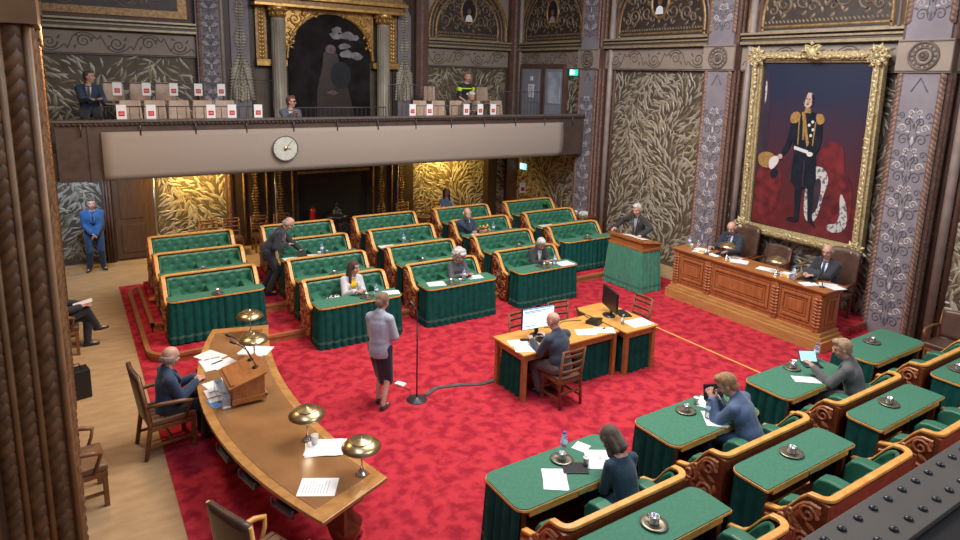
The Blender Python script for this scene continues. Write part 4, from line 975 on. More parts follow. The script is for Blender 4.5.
def monitor(label, loc, rz, lit):
    t=thing('computer_monitor',label,'monitor',loc,rz)    # the screen faces local -y
    mb=MB(); mb.lathe([(0,0),(.13,0),(.13,.012),(0,.016)],n=24,sy=.8); obj('base',mb,M['blackp'],t)
    mb=MB(); mb.box(-.03,.02,.01,.03,.05,.30); obj('stand',mb,M['blackp'],t,.004)
    mb=MB(); mb.box(-.29,-.01,.12,.29,.025,.47); mb.box(-.13,.025,.2,.13,.045,.4); sc=obj('display_housing',mb,M['blackp'],t,.005)
    mb=MB(); mb.box(-.278,-.014,.132,.278,-.01,.458,0)
    if lit:
        mb.box(-.25,-.0155,.405,.20,-.014,.420,1); mb.box(-.25,-.0155,.385,.05,-.014,.397,1)
        for k in range(3): mb.box(-.25,-.0155,.30-.02*k,-.02,-.014,.305-.02*k,2)
        mb.box(-.25,-.0155,.17,-.06,-.014,.185,1); mb.box(-.278,-.0155,.44,.278,-.014,.458,1)
    obj('screen',mb,[M['screen'],M['scrb'],M['ink']] if lit else M['blackp'],sc)
    if lit: mb=MB(); mb.box(-.04,-.0,.47,.04,.03,.50); obj('webcam',mb,M['blackp'],sc,.004)
    return t
monitor('lit computer monitor with a white page in front of the clerk',(5.93,7.42,.76),-.10,True)
monitor('black computer monitor seen from behind on the short clerk table',(7.52,7.50,.76),-pi/2-.35,False)
mb=MB(); mb.box(-.22,-.07,0,.22,.07,.015)
for i in range(5):
    for k in range(15): mb.box(-.212+k*.0283,-.062+i*.025,.015,-.212+k*.0283+.022,-.062+i*.025+.018,.02)
single('keyboard',mb,M['blackp'],'black keyboard in front of the lit monitor','keyboard',(6.0,7.22,.76),-.1)
mb=MB(); mb.box(-.1,-.16,0,.1,.16,.02); single('keyboard',mb,M['blackp'],'black keyboard beside the monitor on the short clerk table','keyboard',(7.78,7.44,.76),-.3,None,.004)
t=thing('intercom_unit','black conference unit with a cable on the clerk table','device',(7.05,7.36,.76),.4)
mb=MB(); mb.prism([(-.11,0),(.11,0),(.11,.05),(-.11,.10)],-.1,.1,lambda u,v,h:(h,u,v)); obj('case',mb,M['blackp'],t,.01)
mb=MB(); mb.tube([(-.05,.08,.09),(-.2,.16,.2),(-.1,.3,.26),(.1,.35,.1),(.25,.3,.01)],.008,6); obj('cable',mb,M['black'],t)
mb=MB(); 
for k in range(8): mb.box(-.07+.018*k,-.09,.06,-.06+.018*k,.0,.085)
obj('speaker_grille',mb,M['iron'],t)
mb=MB(); mb.tube([(0,0,.006),(-.3,.12,.006),(-.55,.0,.006),(-.75,.05,.006)],.006,5); single('cable',mb,M['black'],'thin black cable lying across the long clerk table','cable',(6.95,7.55,.76))
for x,y,r,n,w_,h_,l in ((5.50,7.33,1.3,2,.21,.30,'left end under the phone'),(5.46,7.10,1.2,2,.22,.30,'front left corner of the clerk table'),(6.68,7.14,1.2,3,.22,.31,'right of the clerk'),(7.00,7.06,1.0,1,.24,.32,'under the small dark object'),(7.72,7.02,1.45,2,.30,.42,'large sheet on the short clerk table')):
    sheets('loose_papers','white papers on the clerk table, '+l,(x,y,.761),r,n,w_,h_,True,'papers on the clerk tables')
phone('black mobile phone on papers at the left of the clerk table',(5.64,7.35,.7655),1.2)
mb=MB(); mb.box(-.03,-.012,0,.03,.012,.015); single('stapler',mb,M['leather'],'small dark object on the paper at the clerk table right end','stapler',(7.03,7.1,.7635),.3)
def pump(label, loc):
    t=thing('pump_bottle',label,'bottle',loc,0,'small pump bottles'); mb=MB(); mb.lathe([(0,0),(.028,0),(.028,.10),(.012,.12),(.01,.13),(0,.13)],n=14); obj('body',mb,M['glass'],t)
    mb=MB(); mb.tube([(0,0,.12),(0,0,.16),(.03,0,.16)],.007,6); obj('pump',mb,M['white'],t)
pump('clear pump bottle on the short clerk table',(7.44,7.10,.76)); pump('clear pump bottle beside the lit monitor',(6.38,7.48,.76))
# ------------------------------------------------------------------ presidium
t=thing('presidium_desk','long carved oak presidium desk with three framed panels','desk',(11.05,7.48,0))
mb=MB(); mb.box(0,-1.66,.25,.55,1.66,1.06); obj('body',mb,M['oakv'],t)
mb=MB(); mb.box(-.10,-1.78,0,.62,1.78,.20,0); mb.box(-.06,-1.74,.20,.60,1.74,.26,0); mb.box(-.03,-1.70,.26,.58,1.70,.33,0); obj('plinth',mb,M['lightoak'],t,.008)
mb=MB(); mb.box(-.06,-1.73,1.085,.64,1.73,1.12); mb.box(-.03,-1.70,1.04,.6,1.70,1.085); obj('worktop',mb,M['oak'],t,.008)
def fpanel(y0,y1,F,par):
    mb=MB()
    for k,(i,h,w_) in enumerate(((0,.012,.05),(.07,.028,.05),(.15,.012,.025))):
        a0,a1,b0,b1=y0+i,y1-i,.40+i,1.02-i
        for q in ((a0,a0+w_,b0,b1),(a1-w_,a1,b0,b1),(a0+w_,a1-w_,b0,b0+w_),(a0+w_,a1-w_,b1-w_,b1)): quad(mb,F,*q,h,0,h+.004)
    quad(mb,F,y0+.2,y1-.2,.6,.82,.018,0,.02)
    return obj('framed_panel',mb,M['oakv'],par,.006)
F=lambda u,v,h:(-h,u,v)
for a,b in ((.82,1.52),(-.70,.70),(-1.52,-.82)): fpanel(a,b,F,t)
for u in (1.59,.76,-.76,-1.59):
    mb=MB(); quad(mb,F,u-.06,u+.06,.335,1.035,.036,0,.036)
    for k in range(9):
        v=.42+.062*k; mb.leaf(u,v,pi/2-.8,.09,.05,F,.03,1,-.6,.03); mb.leaf(u,v,pi/2+.8,.09,.05,F,.03,1,.6,.03); mb.ell((-.05,u,v+.02),(.018,.018,.02),mi=1,nu=6,nv=4)
    obj('carved_pilaster',mb,[M['oakv'],M['mahogl']],t)
fpanel(.06,.49,lambda u,v,h:(u,-1.66-h,v),t)
# dais
mb=MB(); mb.box(11.67,5.72,0,XR-.05,9.5,.30,0); struct('trim_dais',mb,M['red'])
mb=MB(); mb.box(11.80,5.02,0,XR-.36,5.72,.15,0); struct('trim_dais_step',mb,M['red'])
mb=MB(); mb.box(11.70,5.69,.26,12.45,5.73,.305); mb.box(11.80,4.99,.11,12.45,5.03,.155); mb.box(11.78,4.99,0,11.81,5.7,.155); struct('trim_dais_nosing',mb,M['mahog'])
def pchair(label, loc):
    t=thing('presidium_chair',label,'chair',loc,pi/2); 
    mb=MB(); mb.box(-.29,-.26,.40,.29,.26,.50); obj('seat',mb,M['leather'],t,.03,3)
    mb=MB(); mb.grid(lambda a,b:((a-.5)*.60,-.27-.08*b-.04*(1-(2*a-1)**2),.48+.80*b+.05*(1-(2*a-1)**2)*b),10,8); o=obj('backrest',mb,M['leather'],t); s=o.modifiers.new('t','SOLIDIFY'); s.thickness=.07; s.offset=0
    for s in (-1,1):
        mb=MB(); mb.bar((s*.25,.22,0),(s*.25,.22,.42),.05,.05); obj('leg',mb,M['mahog'],t); mb=MB(); mb.bar((s*.25,-.26,0),(s*.25,-.26,.42),.05,.05); obj('leg',mb,M['mahog'],t)
        mb=MB(); mb.tube([(s*.30,-.27,.70),(s*.32,.1,.70),(s*.31,.2,.66),(s*.29,.2,.42)],.03,8); obj('arm',mb,M['mahog'],t)
pchair('high backed dark leather chair of the left presiding man',(12.15,8.42,.30)); pchair('high backed dark leather chair of the right presiding man',(12.12,6.28,.30)); pchair('empty high backed dark leather chair between the two presiding men',(12.2,7.95-.05,.30)) if 0 else None
# empty middle chair with pierced back
armchair('empty dark chair with rounded back between the two presiding men',(12.3,7.72,.30),pi/2,1.0,M['leather'],M['mahog'],None,True)
PZ=1.121
bottle('water bottle at the left end of the presidium desk',(11.38,9.05,PZ),1.1); papercup('white cup beside the bottle at the left end of presidium desk',(11.30,8.93,PZ),1.1)
pump('small white pump bottle at the left end of the presidium desk',(11.45,8.88,PZ))
goose('tall gooseneck microphone before the left presiding man',(11.20,8.44,PZ),[(0,0,.12),(.0,.0,.28),(.05,-.08,.40),(.12,-.2,.44),(.18,-.3,.43)])
goose('small microphone before the right presiding man',(11.24,5.97,PZ),[(0,0,.05),(.05,.05,.10),(.12,.1,.13)])
lamp('brass lamp before the left presiding man on the presidium desk',(11.28,8.02,PZ),.36,.19); lamp('brass lamp at the middle of the presidium desk',(11.20,6.86,PZ),.36,.19)
for x,y,r,n,w_,h_,l in ((11.42,8.72,.3,5,.22,.3,'stack beside the pump bottle'),(11.22,8.66,.2,1,.2,.26,'sheet under the yellow card'),(11.35,8.32,1.4,3,.22,.3,'beside the tall microphone'),(11.42,7.98,.3,2,.3,.3,'before the left presiding man'),(11.30,7.74,.5,9,.24,.32,'thick stack right of the left presiding man'),(11.32,7.12,.2,9,.24,.34,'thick stack left of the middle lamp'),(11.40,6.74,.1,10,.2,.25,'stack behind the box of cards'),(11.20,6.20,1.2,2,.21,.3,'before the right presiding man'),(11.45,5.98,.5,2,.22,.3,'by the small microphone'),(11.42,5.82,1.3,4,.2,.26,'at the right end of the desk')):
    sheets('loose_papers','white papers on the presidium desk, '+l,(x,y,PZ),r,n,w_,h_,n<3,'papers on the presidium desk',.02)
mb=MB(); mb.box(-.04,-.05,0,.04,.05,.03); single('card_box',mb,M['yell'],'small orange box of cards on the presidium desk, left side','box',(11.24,8.60,PZ+.003),.2)
t=thing('card_box','white and orange desk organiser at the middle of the presidium desk','box',(11.22,6.66,PZ)); mb=MB(); mb.box(-.06,-.09,0,.06,.09,.09); obj('tray',mb,M['paper'],t,.004); mb=MB(); mb.box(-.066,-.06,.01,-.06,.06,.06); obj('orange_front',mb,M['yell'],t)
bottle('water bottle with blue label at the right half of presidium desk',(11.16,6.48,PZ),1.15)
laptop('black laptop in front of the right presiding man',(11.40,6.36,PZ),-pi/2+.1,.30,.2,25,'laptop')
laptop('black laptop before the left presiding man',(11.42,8.26,PZ),-pi/2-.1,.28,.16,70,'laptop')
# ------------------------------------------------------------------ speaker lectern
t=thing('speaker_lectern','oak speaker lectern draped with green pleated curtain','lectern',(10.83,10.15,0))
mb=MB(); pth=[(.26,-.5),(-.26,-.5),(-.28,-.48),(-.28,.48),(-.26,.5),(.26,.5)]
skirt(mb,[(p[0]*1.08,p[1]*1.04) for p in pth][::-1],.02,.96,4,.12,.024)
for i,p in enumerate(mb.v): k=1+.10*(1-min(1,p[2]/.96)); mb.v[i]=(p[0]*k,p[1]*k,p[2])
obj('skirt',mb,[mat('bright_green_curtain',(.03,.22,.13),(.02,.16,.09),8,.7,sheen=.3),M['hem']],t)
mb=MB(); mb.box(-.25,-.47,0,.28,.47,.94); obj('cabinet',mb,M['mahog'],t)
mb=MB(); mb.box(-.30,-.54,.94,.32,.54,1.0); F=lambda u,v,h:(u,h,v); mb.prism([(-.28,1.0),(.30,1.0),(.30,1.06),(-.28,1.15)],-.50,.50,F); obj('case',mb,M['oak'],t,.008)
mb=MB(); mb.prism([(-.32,1.15),(-.32,1.175),(.34,1.085),(.34,1.06)],-.55,.55,F); mb.prism([(-.32,1.175),(-.32,1.21),(-.29,1.205),(-.29,1.17)],-.55,.55,F); obj('reading_top',mb,M['oak'],t,.006)
for i,(y,l) in enumerate(((10.33,'left sheet of the speech'),(10.0,'right sheet of the speech'))):
    o=sheets('speech_papers','white papers on the speaker lectern, '+l,(10.86,y,1.143),1.57,3,.22,.3,True,'speech papers',.004); o.rotation_euler=(0,.135,0.05); o.rotation_euler=(0,radians(7.8),0)
mb=MB(); mb.lathe([(0,0),(.02,0),(.02,.06),(0,.06)],n=10); single('microphone',mb,M['black'],'small black microphone on the right edge of the speaker lectern','microphone',(10.98,9.72,1.14))
# ------------------------------------------------------------------ the tall portrait
t=thing('royal_portrait','huge gilt framed full length portrait of an officer on the right wall','painting',(XR-.25,7.39,1.45))
lean=.035
F=lambda u,v,h:(-h-(v-1.45)*lean+.1,u-7.39,v-1.45)
y0,y1,z0,z1=6.28,8.47,1.68,5.08
def canvas():
    m_=mat('canvas_ground',(.040,.045,.10),(.05,.03,.05),1.6,.4,lo=.3,hi=.7); nt=m_.node_tree; n=nt.nodes
    tc=[x for x in n if x.type=='TEX_COORD'][0]; cr=[x for x in n if x.type=='VALTORGB'][0]; tx=[x for x in n if x.type=='TEX_NOISE'][0]
    sx=n.new('ShaderNodeSeparateXYZ'); nt.links.new(tc.outputs['Object'],sx.inputs[0]); ma=n.new('ShaderNodeMapRange'); ma.inputs[1].default_value=1.2; ma.inputs[2].default_value=3.3; nt.links.new(sx.outputs[2],ma.inputs[0])
    ad=n.new('ShaderNodeMath'); ad.operation='MULTIPLY_ADD'; ad.inputs[1].default_value=.5; nt.links.new(tx.outputs[0],ad.inputs[0]); nt.links.new(ma.outputs[0],ad.inputs[2])
    sb=n.new('ShaderNodeMath'); sb.operation='SUBTRACT'; sb.inputs[1].default_value=.25; nt.links.new(ad.outputs[0],sb.inputs[0]); nt.links.new(sb.outputs[0],cr.inputs[0])
    cr.color_ramp.elements[0].color=(.085,.018,.022,1); cr.color_ramp.elements[1].color=(.018,.024,.052,1); cr.color_ramp.elements[0].position=.0; cr.color_ramp.elements[1].position=.9
    return m_
cm={'bg':canvas(),'fl':mat('painted_red_carpet',(.15,.02,.025),(.08,.012,.018),4,.4),'uni':mat('painted_uniform',(.012,.018,.03),(.006,.01,.018),5,.35),'skin':mat('painted_skin',(.55,.40,.36),(.38,.24,.2),14,.5),'epa':mat('painted_gold',(.40,.24,.08),(.22,.12,.04),30,.4),'red':mat('painted_red_velvet',(.19,.024,.028),(.07,.012,.016),5,.4),'erm':mat('painted_ermine',(.50,.49,.47),(.12,.11,.12),16,.5,lo=.4,hi=.5),'wht':mat('painted_white',(.6,.58,.55),None,rough=.5),'drk':mat('painted_shadow',(.05,.03,.05),(.025,.02,.03),3,.4)}
K=list(cm); I={k:i for i,k in enumerate(K)}
mb=MB(); lay=[.0]
def P(pts,k,smooth=0):
    lay[0]+=.0012
    q=[(y1-(y1-y0)*a, z1-(z1-z0)*b) for a,b in pts]   # a from left to right, b from top to bottom of the canvas
    if smooth:
        for _ in range(2):
            o=[]
            for i in range(len(q)):
                a,b=q[i],q[(i+1)%len(q)]; o+=[(a[0]*.75+b[0]*.25,a[1]*.75+b[1]*.25),(a[0]*.25+b[0]*.75,a[1]*.25+b[1]*.75)]
            q=o
    mb.prism(q,.012,.013+lay[0],F,I[k])
def O(a,b,ra,rb,k): P([(a+ra*cos(2*pi*i/14),b+rb*sin(2*pi*i/14)) for i in range(14)],k)
P([(0,0),(1,0),(1,1),(0,1)],'bg'); P([(0,.84),(1,.80),(1,1),(0,1)],'fl')
P([(0,.05),(.06,.04),(.09,.25),(.10,.7),(.0,.75)],'drk',1); P([(.02,.1),(.04,.1),(.045,.2),(.03,.26)],'erm',1)
P([(0,.62),(.24,.60),(.28,.68),(.27,.92),(0,.96)],'red',1)                       # draped table
P([(.0,.55),(.14,.53),(.22,.58),(.2,.63),(.03,.64)],'epa',1); P([(.12,.58),(.22,.545),(.24,.59),(.15,.66)],'wht',1); P([(.14,.66),(.22,.62),(.25,.67),(.18,.71)],'uni',1)
P([(.62,.50),(.68,.44),(.78,.43),(.85,.48),(.88,.75),(.62,.78)],'red',1)                         # chair
P([(.58,.60),(.66,.55),(.80,.58),(.93,.62),(.97,.80),(.93,.95),(.80,.93),(.78,.75),(.66,.70),(.58,.66)],'red',1)
P([(.54,.62),(.62,.58),(.70,.60),(.74,.66),(.70,.75),(.66,.92),(.55,.93),(.52,.8)],'erm',1); P([(.60,.66),(.68,.65),(.66,.86),(.58,.88)],'drk',1); P([(.84,.70),(.92,.78),(.95,.93),(.80,.97),(.74,.92),(.88,.90)],'erm',1)
P([(.42,.66),(.49,.66),(.49,.93),(.45,.94),(.43,.80)],'uni'); P([(.53,.64),(.60,.64),(.62,.90),(.66,.955),(.58,.92)],'uni'); P([(.36,.925),(.48,.91),(.49,.94),(.38,.945)],'uni',1)
P([(.37,.60),(.40,.44),(.50,.42),(.58,.44),(.60,.58),(.63,.70),(.50,.74),(.37,.71)],'uni',1)
P([(.33,.32),(.42,.27),(.55,.27),(.62,.32),(.61,.50),(.36,.52)],'uni',1)
P([(.33,.32),(.38,.33),(.34,.50),(.26,.56),(.25,.52),(.30,.47)],'uni',1); P([(.58,.32),(.63,.34),(.63,.48),(.56,.54),(.53,.51),(.58,.46)],'uni',1)
P([(.31,.30),(.36,.27),(.42,.29),(.40,.34),(.32,.35)],'epa',1); P([(.55,.28),(.62,.28),(.65,.33),(.58,.35)],'epa',1)
P([(.42,.28),(.45,.27),(.52,.46),(.50,.48)],'epa'); P([(.38,.48),(.52,.50),(.52,.52),(.38,.50)],'wht')
for a,b in ((.535,.33),(.545,.375),(.53,.41),(.505,.35)): O(a,b,.013,.009,'wht')
P([(.44,.30),(.455,.30),(.47,.44),(.455,.44)],'epa'); P([(.40,.30),(.41,.30),(.42,.47),(.41,.47)],'epa'); P([(.56,.33),(.57,.33),(.56,.47),(.55,.47)],'epa'); P([(.36,.60),(.38,.60),(.385,.70),(.37,.70)],'drk'); P([(.49,.56),(.505,.56),(.51,.72),(.495,.72)],'drk')
O(.25,.555,.022,.016,'skin'); O(.54,.52,.028,.014,'wht'); P([(.455,.25),(.50,.25),(.51,.28),(.45,.28)],'epa')
O(.475,.205,.043,.045,'skin'); P([(.43,.20),(.44,.165),(.47,.158),(.45,.20),(.445,.235)],'drk'); O(.475,.228,.016,.004,'red')
for a in (.462,.490): O(a,.198,.007,.004,'drk')
P([(.476,.200),(.482,.218),(.472,.218)],'epa')
P([(.505,.17),(.52,.19),(.515,.225),(.51,.20)],'drk')
obj('canvas',mb,[cm[k] for k in K],t)
mb=MB(); R=random.Random(9)
def fbar(a,b,w0,horizontal):
    pass
outer=(6.06,8.72,1.45,5.33)
for (i,h,w_) in ((0,.10,.06),(.05,.16,.07),(.11,.10,.06),(.16,.05,.05)):
    a0,a1,b0,b1=outer[0]+i,outer[1]-i,outer[2]+i,outer[3]-i
    for q in ((a0,a0+w_,b0,b1),(a1-w_,a1,b0,b1),(a0+w_,a1-w_,b0,b0+w_),(a0+w_,a1-w_,b1-w_,b1)): quad(mb,F,*q,h,0,h+.05)
for side in range(4):
    L=(outer[3]-outer[2]) if side<2 else (outer[1]-outer[0]); n=int(L/.085)
    for k in range(n):
        q=(k+.5)/n*L
        u,v=((outer[0]+.10,outer[2]+q),(outer[1]-.10,outer[2]+q),(outer[0]+q,outer[2]+.10),(outer[0]+q,outer[3]-.10))[side]
        a=(pi/2 if side<2 else 0)+R.uniform(-.9,.9); mb.leaf(u-cos(a)*.06,v-sin(a)*.06,a,.13,.07,F,.035,0,R.uniform(-.9,.9),.15)
obj('gilt_frame',mb,M['giltp'],t)
for (u,v) in ((outer[0]+.1,outer[2]+.1),(outer[1]-.1,outer[2]+.1),(outer[0]+.1,outer[3]-.1),(outer[1]-.1,outer[3]-.1)):
    mb=MB(); 
    for k in range(9):
        a=2*pi*k/9; mb.ribbon(spiral(u+.11*cos(a),v+.11*sin(a),.07,a,1.1,1,10),wr(11,.035,.02),F,.05,0,.15)
        mb.leaf(u,v,a,.24,.1,F,.06,0,.7,.14)
    mb.ell(F(u,v,.18),(.06,.06,.06)); obj('corner_ornament',mb,M['giltp'],t)
mb=MB(); u,v=7.39,outer[3]-.02
for s in (-1,1):
    mb.ribbon(spiral(u+s*.13,v-.05,.10,0,1.3,s),wr(17,.05,.02),F,.06,0,.15); mb.ribbon([(u+s*.02,v+.1),(u+s*.13,v+.14),(u+s*.12,v+.04)],.04,F,.05,0,.15)
    for k in range(3): mb.leaf(u,v-.12+.08*k,pi/2-s*(.6+.4*k),.2,.09,F,.05,0,s*.5,.15)
mb.ell(F(u,v+.17,.18),(.04,.04,.04)); mb.ell(F(u,v-.02,.18),(.06,.10,.12)); obj('crown_crest',mb,M['giltp'],t)
mb=MB(); quad(mb,F,6.2,8.6,1.5,5.25,.0,0,.12); obj('backing',mb,M['dwood'],t)
# ------------------------------------------------------------------ riveted beam in the near right corner
t=thing('riveted_beam','dark painted steel beam with two rows of rivets in the near corner','beam',(0,0,0))
BZ=3.2
mb=MB(); mb.box(1.2,.815,BZ-.025,3.9,1.005,BZ); obj('flange',mb,M['beam'],t,.004)
mb=MB(); mb.box(1.2,.60,BZ-.45,3.9,.98,BZ-.03); obj('shaded_web',mb,M['black'],t)  # near-black slab, shade under the flange painted into its colour
for j,(y,off) in enumerate(((.96,0),(.865,.05))):
    x=1.3+off
    while x<3.8: mb=MB(); mb.ell((x,y,BZ),(.016,.016,.012),nu=14,nv=8); obj('rivet',mb,M['rivet'],t); x+=.105
# ------------------------------------------------------------------ things on the carpet
t=thing('microphone_stand','tall thin floor microphone stand on a round base','microphone stand',(4.03,7.79,0))
mb=MB(); mb.lathe([(0,0),(.15,0),(.15,.018),(.02,.035),(.015,.05)],n=28); obj('base',mb,M['iron'],t)
mb=MB(); mb.tube([(0,0,.03),(0,0,1.22)],.011,8); obj('pole',mb,M['black'],t)
mb=MB(); mb.tube([(0,0,1.2),(0,0,1.36),(-.03,.02,1.45),(-.09,.05,1.52)],[.012,.009,.009,.014],8); obj('gooseneck',mb,M['iron'],t)
mb=MB(); pts=[(4.20,7.83),(4.45,7.96),(4.8,7.86),(5.1,7.72),(5.36,7.72)]
for i in range(4): a,b=pts[i],pts[i+1]; mb.bar((a[0],a[1],.014),(b[0],b[1],.014),.07,.018)
single('cable_cover',mb,M['cable'],'grey cable cover running from the microphone stand to the clerk table','cable')
mb=MB(); mb.box(-.05,-.08,0,.05,.08,.03); single('floor_box',mb,M['paper'],'small pale box lying on the red carpet beside the microphone stand','box',(4.02,8.32,.008),.5)
mb=MB(); mb.tube([(0,0,0),(.05,-.15,0),(-.02,-.3,0),(.03,-.42,0)],.005,5); single('cable',mb,M['leather'],'thin wire from the small pale box to the microphone stand','cable',(4.02,8.24,.014))
mb=MB(); mb.box(9.32,5.0,.006,9.36,8.4,.0075); single('floor_tape',mb,M['orange'],'thin orange line of tape across the red carpet','tape')
# ------------------------------------------------------------------ trays and things on the green desks
for (x,y,z,l,r) in ((1.99,11.26,.914,'frontmost desk of the leftmost column',0),(1.93,12.20,1.064,'second desk of the leftmost column',0),(4.1,11.33,.914,'second row desk behind the woman in yellow',0),(4.28,12.24,1.064,'third row desk near the leaning man',0),(5.98,11.33,.914,'second row desk behind the curly haired woman',0),(6.2,12.26,1.064,'third row middle column desk',0),(8.42,11.33,.914,'second row desk behind the white haired man at right',0),(10.4,11.26,.914,'frontmost desk of the rightmost column',0),
    (4.04,3.32,.904,'desk behind the woman in navy',1),(6.12,3.34,.904,'desk behind the man in the blue suit',1),(8.18,3.36,.904,'desk behind the man in the grey suit',1),(10.05,3.36,.904,'desk at the right end of the near second row',1),(4.11,4.64,.764,'front desk of the woman in navy',1),(6.07,4.66,.764,'front desk of the man in the blue suit',1),(8.35,4.76-.05,.764,'front desk of the man in the grey suit',1),(10.35,4.62,.764,'empty front desk nearest the right wall',1),(4.30,10.26,.764,'desk of the woman in yellow',1),(6.02,10.24,.764,'desk of the curly haired woman',1),(8.30,10.26,.764,'desk of the white haired man at right',1)):
    cup_saucer('pewter tray with silver cup, '+l,(x,y,z),x*2,bool(r))
for (x,y,z,l) in ((4.20,4.66+.06,.764,'desk of the woman in navy'),(6.17,4.42,.764,'desk of the man in the blue suit'),(8.93,4.70,.764,'desk by the man in the grey suit'),(4.46,10.22,.764,'desk of the woman in yellow'),(6.32,10.26,.764,'desk of the curly haired woman'),(8.60,10.27,.764,'desk of the white haired man at right'),(4.18,12.28,1.064,'third row desk near the leaning man'),(6.0,12.27,1.064,'third row desk in the middle column'),(8.33,12.26,1.064,'desk of the man with his hand to his chin')):
    bottle('clear water bottle on the '+l,(x,y,z),1.1)
for (x,y,z,l) in ((4.27,4.44,.764,'desk of the woman in navy'),(6.33,4.72,.764,'desk of the man in the blue suit'),(8.45,4.74,.764,'desk of the man in the grey suit'),(6.18,10.14+.03,.764,'desk of the curly haired woman'),(8.44,10.22,.764,'desk of the white haired man at right'),(8.21,12.24,1.064,'desk of the man with his hand to his chin'),(4.1,12.2,1.064,'third row desk beside the tablet')):
    papercup('small white cup on the '+l,(x,y,z))
for (x,y,z,r,n,w_,h_,l) in ((3.84,4.42,.764,-.55,2,.24,.34,'left of the tablet, desk of the woman in navy'),(4.44,4.45,.764,-.6,4,.24,.34,'right of the tablet, desk of the woman in navy'),(4.45,4.72,.764,.4,1,.16,.16,'small square note on the desk of the woman in navy'),(6.22,4.36,.764,-.7,3,.24,.34,'under the arm of the man in the blue suit'),(6.50,4.62,.764,.5,3,.3,.3,'around the laptop of the man in the blue suit'),(8.20,4.40,.764,.9,2,.18,.34,'desk of the man in the grey suit'),(4.78,10.3,.764,1.3,2,.21,.3,'right end of desk of the woman in yellow'),(5.75,10.34,.764,1.3,2,.24,.34,'left end of desk of the curly haired woman'),(6.64,10.36,.764,1.4,1,.22,.3,'right end of desk of the curly haired woman'),(8.86,10.26,.764,1.5,2,.3,.36,'right end of desk of the white haired man at right'),(3.60,12.25,1.064,1.5,2,.2,.4,'left end of the third row desk near the leaning man'),(4.02,12.25,1.064,1.4,2,.2,.3,'beside the tablet of the leaning man'),(5.6,12.26,1.064,1.5,1,.2,.34,'left end of the third row middle desk'),(7.95,12.26,1.064,1.5,2,.2,.36,'desk of the man with his hand to his chin'),(9.95,12.26,1.064,1.5,2,.2,.4,'second desk of the rightmost column')):
    sheets('loose_papers','white papers, '+l,(x,y,z),r,n,w_,h_,n<3,'papers on the green desks')
def flat_tablet(label,loc,rz,case=True):
    t=thing('tablet',label,'tablet',loc,rz); mb=MB(); mb.box(-.13,-.09,0,.13,.09,.012); obj('body',mb,M['blackp'],t,.003)
    mb=MB(); mb.box(-.118,-.078,.012,.118,.078,.0128); obj('screen',mb,M['void'],t)
    mb=MB(); mb.box(-.13,.09,0,.13,.105,.008); obj('cover_edge',mb,M['mahog'],t)
flat_tablet('black tablet in a dark red cover on the desk of the woman in navy',(4.13,4.45,.764),-.55)
laptop('small black laptop before the man in the blue suit',(6.58,4.60,.764),-.15+pi*0-.3,.26,.18,15,'laptop')
laptop('tablet with bright blue screen standing before the man in the grey suit',(8.70,4.62,.764),-.6,.25,.17,40,'tablet',M['tabs'])
laptop('black tablet touched by the leaning man',(3.82,12.2,1.064),.4,.2,.14,40,'tablet')
phone('phone with an orange edge lying by the tablet of the man in the grey suit',(8.42,4.38,.764),1.0)
mb=MB(); mb.box(-.1,-.05,0,.1,.05,.012); single('notebook',mb,M['blackp'],'dark notebook on the desk of the curly haired woman','notebook',(6.42,10.42,.764),.2,None,.003)
mb=MB(); mb.box(-.06,-.04,0,.06,.04,.02); single('glasses_case',mb,M['leather'],'dark glasses case on the desk of the white haired man at right','case',(8.22,10.36,.764),.2,None,.006)
# flowers, bag, plant, cabinet, stove, extinguisher
t=thing('flower_bouquet','wrapped bouquet of orange flowers on the desk of the man with his hand at chin','flowers',(8.05,12.26,1.064)); R=random.Random(3)
mb=MB(); mb.lathe([(.02,0),(.08,.0),(.11,.10),(.10,.11)],n=12); obj('wrapping',mb,M['dry'],t)
mb=MB()
for k in range(22): mb.ell((R.uniform(-.12,.16),R.uniform(-.07,.07),R.uniform(.1,.2)),(.026,.026,.02),nu=7,nv=5)
obj('blossoms',mb,M['flower'],t); mb=MB()
for k in range(26): a=R.uniform(0,6.28); mb.leaf(0,0,a,.17,.03,lambda u,v,h:(u,v*.6,.12+h+abs(u)*.5),.01,0,R.uniform(-.5,.5))
obj('foliage',mb,M['leafg'],t)
t=thing('potted_plant','small leafy potted plant on the second desk of the rightmost column','plant',(10.62,13.2,1.184)); mb=MB(); mb.lathe([(0,0),(.05,0),(.07,.10),(.06,.10),(0,.09)],n=16); obj('pot',mb,M['leather'],t); mb=MB()
for k in range(60):
    a=R.uniform(0,6.28); e=R.uniform(.3,1.4); l=R.uniform(.15,.3)
    mb.leaf(0,0,0,l,.035,lambda u,v,h,a=a,e=e:((u*cos(e)*cos(a)-v*sin(a)),(u*cos(e)*sin(a)+v*cos(a)),.09+u*sin(e)+h-u*u*.8),.006)
obj('leaves',mb,M['leafg'],t)
t=thing('patterned_bag','black and white patterned cloth bag on the bench beside the woman in yellow','bag',(3.84,10.72,.44)); mb=MB()
mb.grid(lambda a,b:((.22+.02*sin(9*a))*cos(2*pi*a)*(sin(pi*min(b*.9+.08,1))**.6),.15*sin(2*pi*a)*(sin(pi*min(b*.9+.08,1))**.6),.02+.27*b+.02*sin(8*a*pi)*b),24,8); obj('cloth',mb,M['bag'],t)
mb=MB(); mb.tube([(-.12,0,.18),(-.08,.02,.28),(.05,.02,.29),(.12,0,.18)],.01,6); obj('handle',mb,M['leatherblk'],t)
t=thing('side_cabinet','small dark cabinet with glasses against the right wall','cabinet',(12.1,13.5,0),0); mb=MB(); mb.box(-.25,-.4,0,.28,.4,.86); obj('body',mb,M['bwood'],t,.01); mb=MB(); mb.box(-.28,-.43,.86,.3,.43,.89); obj('top',mb,M['mahog'],t,.005)
